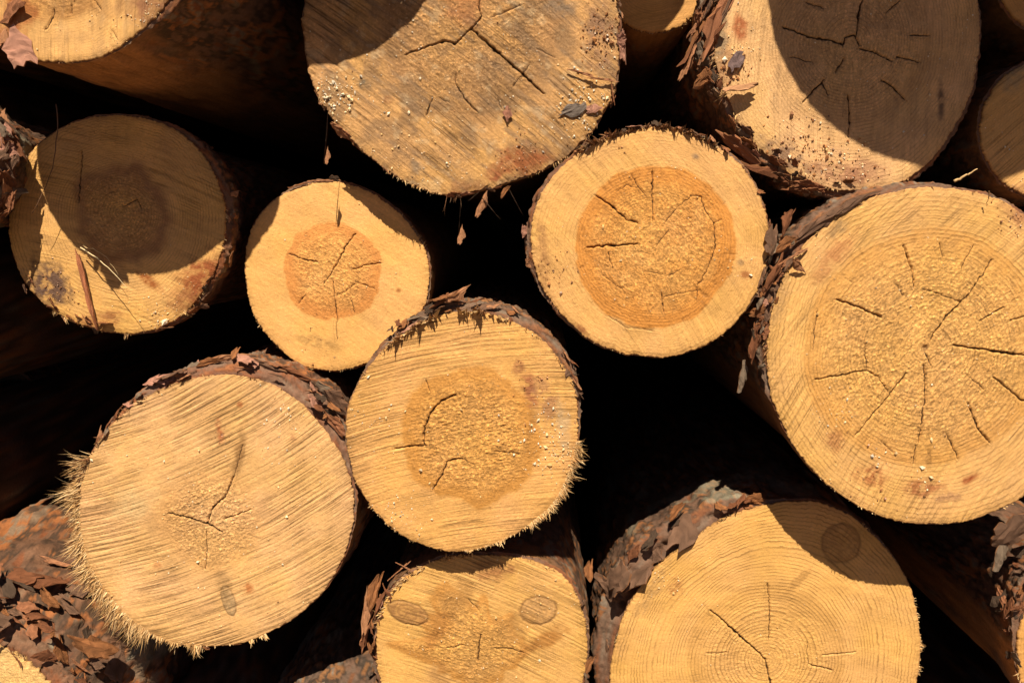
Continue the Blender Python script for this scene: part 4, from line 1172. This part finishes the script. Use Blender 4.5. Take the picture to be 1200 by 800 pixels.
# --- lower left corner
LOGS.append(dict(label="lower left corner log under broken red brown bark, barely any of its end showing", Y=0.0, c=(-50, 880), pts=circ(-50, 880, 133), res=1.8, heart=50, jag=2.5, rough_all=0.5, sap=(0.7, 0.5, 0.24),
    T=[(0, 14), (45, 24), (90, 26), (130, 24), (180, 12), (270, 8)], T_deep=26, flare=(68, 55), bark_scale=2.0, fine=1.7, dt=2.0, bfine=1.3, bark_tint=(1.1, 1.0, 0.9), lichen=0.6,
    fib=[(20, 110, 200, 8, 0.8, 0.7, 0.8, 0, FIB_PALE, 2), (20, 100, 90, 14, 0.8, 0.8, 0.4, 0, FIB_DARK, 0)],
    rimf=[(25, 85, 50, 20, 14, 60, BRK), (25, 92, 110, 24, 60, 130, BRK + STRIP), (40, 90, 12, 42, 58, 110, [FLK[0], FLK[9], FLK[3]])]))
# --- bottom, between
LOGS.append(dict(label="grey bark top of a log at the bottom edge, left of the knotty end", Y=-0.02, c=(388, 946), pts=circ(388, 946, 106), res=3.0, heart=50, T=[(0, 9), (90, 12), (180, 9), (270, 6)], T_deep=12, bark_tint=(0.9, 1.05, 1.2), flare=(12, 40), lichen=0.6,
    rimf=[(75, 125, 18, 20, 10, 60, FLK)]))
# --- bottom right corner
LOGS.append(dict(label="bottom right corner log, crumpled grey bark on top and smooth brown bark below", Y=0.0, c=(1313, 765), pts=circ(1313, 765, 121), res=2.0, heart=50, T=[(180, 3), (160, 9), (140, 20), (120, 24), (90, 14), (0, 8), (210, 2), (270, 4)], taper=0.14, T_deep=3, camb=(0.40, 0.19, 0.075), bark_scale=1.4, fine=1.8,
    fib=[(120, 200, 110, 7, 0.7, 0.7, 0.6, 0.1, FIB_MIX, 0)],
    rimf=[(118, 160, 30, 22, 4, 44, BRK), (160, 190, 8, 12, 2, 30, FLK)],
    flk=[(1192, 622, 2, 60, 40, 10, 10, 20, FLK[8]), (1175, 648, 4, 40, 24, 70, 10, 30, FLK[4])]))
# --- small ones at the top edge
LOGS.append(dict(label="small smooth log peeping in at the top edge between the two large upper ends", Y=0.064, c=(768, -24), pts=circ(768, -24, 62), res=1.4, heart=18, saw=0.2, ring_s=0.4, T=[(0, 2), (90, 3), (180, 2), (270, 2)], T_deep=3,
    fib=[(240, 350, 70, 6, 0.5, 0.8, 0.4, 0.2, FIB_MIX, 0)]))
LOGS.append(dict(label="log just entering the top right corner, a dim wedge of shaded end", Y=0.06, c=(1243, -32), pts=circ(1243, -32, 76), res=2.0, heart=30, T=[(0, 3), (90, 4), (180, 3), (270, 3)]))
# --- recessed on the left, the dark of the gap put into its wood colours
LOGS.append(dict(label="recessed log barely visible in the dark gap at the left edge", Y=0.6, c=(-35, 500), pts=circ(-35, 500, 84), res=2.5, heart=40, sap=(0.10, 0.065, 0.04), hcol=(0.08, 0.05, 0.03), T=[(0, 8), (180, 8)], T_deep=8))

roots = []
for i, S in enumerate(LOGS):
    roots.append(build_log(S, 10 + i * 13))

# ------------------------------------------------------------------ the rest of the pile, outside the frame: one body of logs
OUT = [(-265, -525, 147, -0.141), (455, -605, 205, -0.25), (65, -540, 103, -0.11), (-560, -580, 115, 0.02), (-300, -830, 145, 0.03), (30, -790, 135, 0.0), (760, -560, 105, 0.0),
       (-760, -350, 105, 0.02), (-930, -140, 115, 0.0), (-980, 120, 120, 0.03), (-1000, 390, 120, 0.0), (-930, 660, 120, 0.02), (-940, 850, 95, 0.0),
       (800, -340, 100, 0.03), (800, -70, 100, 0.0), (800, 190, 125, 0.02), (1000, -200, 110, 0.0), (1040, 60, 115, 0.03), (930, 440, 120, 0.0), (1080, 300, 110, 0.04),
       (-470, 700, 85, 0.0), (10, 790, 120, 0.0), (-600, 850, 95, 0.02), (-400, 862, 86, 0.04), (-205, 858, 88, 0.02), (245, 842, 100, 0.0), (480, 838, 108, 0.02), (740, 830, 115, 0.0), (980, 700, 125, 0.03), (980, 890, 60, 0.0), (-1140, -330, 125, 0.0), (-960, -400, 95, 0.0), (-1200, -60, 120, 0.0), (-1220, 210, 120, 0.0), (-1230, 480, 125, 0.0), (-1160, -600, 120, 0.0), (-1180, 720, 115, 0), (-800, -620, 110, 0.0), (110, -1040, 120, 0.02), (560, -920, 110, 0.0), (-620, -820, 110, 0)]
V, Fq, C = [], [], []
off = 0
for k, (wx_, wd, r, Y) in enumerate(OUT):
    kk = (F + Y) / F
    S = dict(Y=Y, c=(640 + wx_ / kk, 280 + wd / kk), pts=circ(640 + wx_ / kk, 280 + wd / kk, r / kk), res=5.0, heart=r * 0.5, T=[(0, 5), (90, 6), (180, 5), (270, 6)], sap=SAP, saw=0.3)
    S['R'] = np.full(720, float(r))
    S['Rf'] = sampler(S['R'])
    fv, ff, fc = make_face(S, 700 + k * 5)
    sv, sf, sc2 = make_side(S, 700 + k * 5, dt=9, fine=6, growth=1.12)
    cw = np.array([wx_ / 1000, Y, CAM_H - wd / 1000])
    for v_, f_, c_ in ((fv, ff, fc), (sv, sf, sc2)):
        V.append(v_ + cw)
        Fq.append(f_ + off)
        C.append(c_)
        off += len(v_)
o = link("surrounding_logs", mesh("surrounding_logs", np.vstack(V), np.vstack(Fq), np.vstack(C), M_BARK))
tag(o, "the rest of the log pile continuing above, below and beside the visible ends", "log pile", kind="stuff")

# ------------------------------------------------------------------ loose things lying on or hanging from the logs
def loose(name, label, cat, parts):
    """parts: list of (child name, mesh, (px, py, Y), L, W, rot, tilt, roll); one part -> the thing itself"""
    p0 = P(*parts[0][2])
    if len(parts) == 1:
        n_, me, at, L, W, rot, tilt, roll = parts[0]
        o_ = put_flake(None, me, p0, L, W, rot, tilt, roll, name)
    else:
        o_ = bpy.data.objects.new(name, None)
        o_.empty_display_size = 0.02
        COL.objects.link(o_)
        o_.location = p0
        for n_, me, at, L, W, rot, tilt, roll in parts:
            put_flake(o_, me, P(*at) - p0, L, W, rot, tilt, roll, n_)
    tag(o_, label, cat)
    return o_


G_CH = flake_mesh(401, (0.19, 0.16, 0.15), 0.25)
loose("bark_chip", "dark grey angular bark chip on the weathered top centre log, beyond its long crack", "bark chip", [("chip", G_CH, (673, 128, -0.004), 27, 15, 6, 0, 6)])
loose("bark_chip", "reddish bark chip beside the dark grey chip on the top centre log", "bark chip", [("chip", FLK[7], (696, 127, -0.004), 17, 9, 12, 0, 0)])
loose("bark_chip", "small round pinkish bark chip in the middle of the weathered top centre log", "bark chip", [("chip", flake_mesh(402, (0.36, 0.17, 0.12), 0.2), (595, 132, -0.004), 13, 12, 60, 0, 0)])
loose("bark_strip", "pale pink curling bark strip at the right rim of the top centre log", "bark strip", [("strip", STRIP[1], (683, 86, -0.006), 30, 9, -16, 0, 30), ("strip_end", STRIP[1], (707, 93, -0.006), 30, 7, -4, 10, 20), ("strip_tip", STRIP[1], (718, 108, -0.004), 24, 4, 100, 0, 20)])
loose("bark_chip", "purple grey bark chip on the sunlit left part of the top right end", "bark chip", [("chip", flake_mesh(403, (0.17, 0.12, 0.13), 0.25), (863, 71, -0.005), 23, 15, 38, 10, 0)])
loose("bark_chip", "tan leaf shaped bark flake lifting off the top right end and casting a small shadow", "bark chip", [("chip", flake_mesh(404, (0.46, 0.25, 0.14), 0.35), (870, 101, -0.012), 36, 15, 4, 0, -50)])
loose("bark_strip", "long red brown bark strip lying down the lower part of the shaded left end", "bark strip", [("strip", flake_mesh(405, (0.42, 0.17, 0.09), 0.3, True), (100, 338, 0.015), 84, 15, -80, 0, 0)])
loose("bark_scrap", "pale bark scrap dangling under the top centre log on thin threads", "bark scrap", [("scrap", FLK[6], (566, 240, -0.002), 30, 10, 65, 10, 30), ("thread", STRIP[3], (576, 245, -0.002), 30, 2.2, -50, 0, 0), ("thread", STRIP[3], (560, 226, -0.002), 26, 2.2, 40, 0, 0)])
loose("bark_scrap", "curled brown bark scrap dangling right of the pale one under the top centre log", "bark scrap", [("scrap", FLK[2], (592, 224, 0.0), 16, 6, 50, 20, 30), ("thread", STRIP[3], (604, 236, 0.0), 30, 2, -62, 0, 0)])
loose("bark_scrap", "tiny orange bark scrap hanging alone in the black gap left of the orange hearted log", "bark scrap", [("scrap", FLK[6], (541, 276, 0.0), 20, 9, 76, 10, 20), ("thread", STRIP[3], (539, 250, 0.0), 40, 1.2, 86, 0, 0)])
loose("bark_scrap", "small bark tatter hanging from the left rim of the top centre log", "bark scrap", [("scrap", FLK[6], (384, 183, 0.0), 18, 6, 82, 10, 20), ("thread", STRIP[3], (382, 160, 0.0), 50, 1.6, 84, 0, 0)])


def stick(name, label, cat, p0, p1, w0, colr, bow=(0, 0, 0)):
    a = P(*p0)
    b = P(*p1)
    rs = np.random.default_rng(len(label))
    d = b - a
    L = np.linalg.norm(d)
    u = d / L
    s = np.cross(u, np.array([0.3, 1, 0.2]))
    s /= np.linalg.norm(s)
    t = np.cross(u, s)
    n, m = 12, 6
    Vv, Cc, Ff = [], [], []
    for i in range(n + 1):
        f = i / n
        c = d * f + np.array(bow) * math.sin(math.pi * f) + 0.0006 * rs.normal(size=3)
        r = w0 / 2000 * (1 - 0.7 * f)
        for j in range(m):
            q = 2 * math.pi * j / m
            Vv.append(c + r * (math.cos(q) * s + 0.6 * math.sin(q) * t))
            Cc.append(np.array(colr) * (1 + 0.12 * rs.normal()))
    for i in range(n):
        for j in range(m):
            j2 = (j + 1) % m
            Ff.append((i * m + j, i * m + j2, (i + 1) * m + j2, (i + 1) * m + j))
    Ff.append(tuple(range(m))[::-1])
    Ff.append(tuple(n * m + j for j in range(m)))
    me = mesh(name, np.array(Vv), Ff, np.clip(np.array(Cc), 0.01, 1), M_FIBRE)
    o_ = link(name, me)
    o_.location = a
    return tag(o_, label, cat)


stick("splinter", "pale wood splinter lying on top of the biggest log below the top right end", "splinter", (1118, 213, -0.02), (1146, 198, -0.028), 3.2, (0.62, 0.44, 0.24))
stick("dry_grass_blade", "longer straw coloured grass blade sticking out over the shaded left end", "grass blade", (94, 290, 0.012), (148, 337, -0.02), 2.0, (0.72, 0.6, 0.38), (0.004, -0.004, 0.004))
stick("dry_grass_blade", "thin straw grass blade crossing just beneath the longer one on the shaded left end", "grass blade", (96, 288, 0.014), (138, 322, 0.0), 1.4, (0.6, 0.45, 0.25), (0.006, -0.002, 0.006))
stick("twig", "thin dark twig hanging across the upper left of the shaded left end", "twig", (66, 122, -0.012), (38, 250, -0.010), 2.0, (0.14, 0.08, 0.05), (0.012, 0, 0.0))
stick("splinter", "short dark splinter standing upright on the rim of the biggest log at the far right", "splinter", (1160, 224, -0.034), (1156, 242, -0.026), 1.6, (0.2, 0.12, 0.06))

# ------------------------------------------------------------------ ground, and an unseen bank added to keep light out of the gaps
def simple_mat(name, c1, c2, scale):
    m = bpy.data.materials.new(name)
    m.use_nodes = True
    t = m.node_tree
    b = t.nodes["Principled BSDF"]
    tc = t.nodes.new("ShaderNodeTexCoord")
    no = t.nodes.new("ShaderNodeTexNoise")
    no.inputs["Scale"].default_value = scale
    no.inputs["Detail"].default_value = 8
    t.links.new(tc.outputs["Object"], no.inputs["Vector"])
    cr = t.nodes.new("ShaderNodeValToRGB")
    cr.color_ramp.elements[0].color = (*c1, 1)
    cr.color_ramp.elements[1].color = (*c2, 1)
    cr.color_ramp.elements[0].position = 0.35
    cr.color_ramp.elements[1].position = 0.65
    t.links.new(no.outputs["Fac"], cr.inputs[0])
    t.links.new(cr.outputs[0], b.inputs["Base Color"])
    bp = t.nodes.new("ShaderNodeBump")
    bp.inputs["Distance"].default_value = 0.02
    t.links.new(no.outputs["Fac"], bp.inputs["Height"])
    t.links.new(bp.outputs[0], b.inputs["Normal"])
    b.inputs["Roughness"].default_value = 0.9
    return m


def plain(name, verts, faces, mat):
    me = bpy.data.meshes.new(name)
    me.from_pydata(verts, [], faces)
    me.materials.append(mat)
    return link(name, me)


g = plain("ground", [(-150, -150, 0), (150, -150, 0), (150, 150, 0), (-150, 150, 0)], [(0, 1, 2, 3)], simple_mat("sandy_soil", (0.07, 0.045, 0.025), (0.14, 0.09, 0.05), 3.0))
tag(g, kind="structure")
xs = np.linspace(-8, 8, 60)
bv = []
for i, x in enumerate(xs):
    for j, (y, h_) in enumerate(((2.15, -0.1), (2.25, 0.6), (2.3, 1.3), (2.4, 2.1), (3.2, 2.5), (5.5, 2.2), (9.0, -0.1))):
        bv.append((x, y + 0.12 * float(n2(x * 1.5, h_ * 2, 5)), h_ * (1 + 0.08 * float(n2(x * 0.8, y, 9)))))
bf = [(i * 7 + j, (i + 1) * 7 + j, (i + 1) * 7 + j + 1, i * 7 + j + 1) for i in range(59) for j in range(6)]
e = plain("added_gap_backing", bv, bf, simple_mat("gap_backing_dark", (0.05, 0.035, 0.025), (0.10, 0.07, 0.045), 6.0))
tag(e, kind="structure")
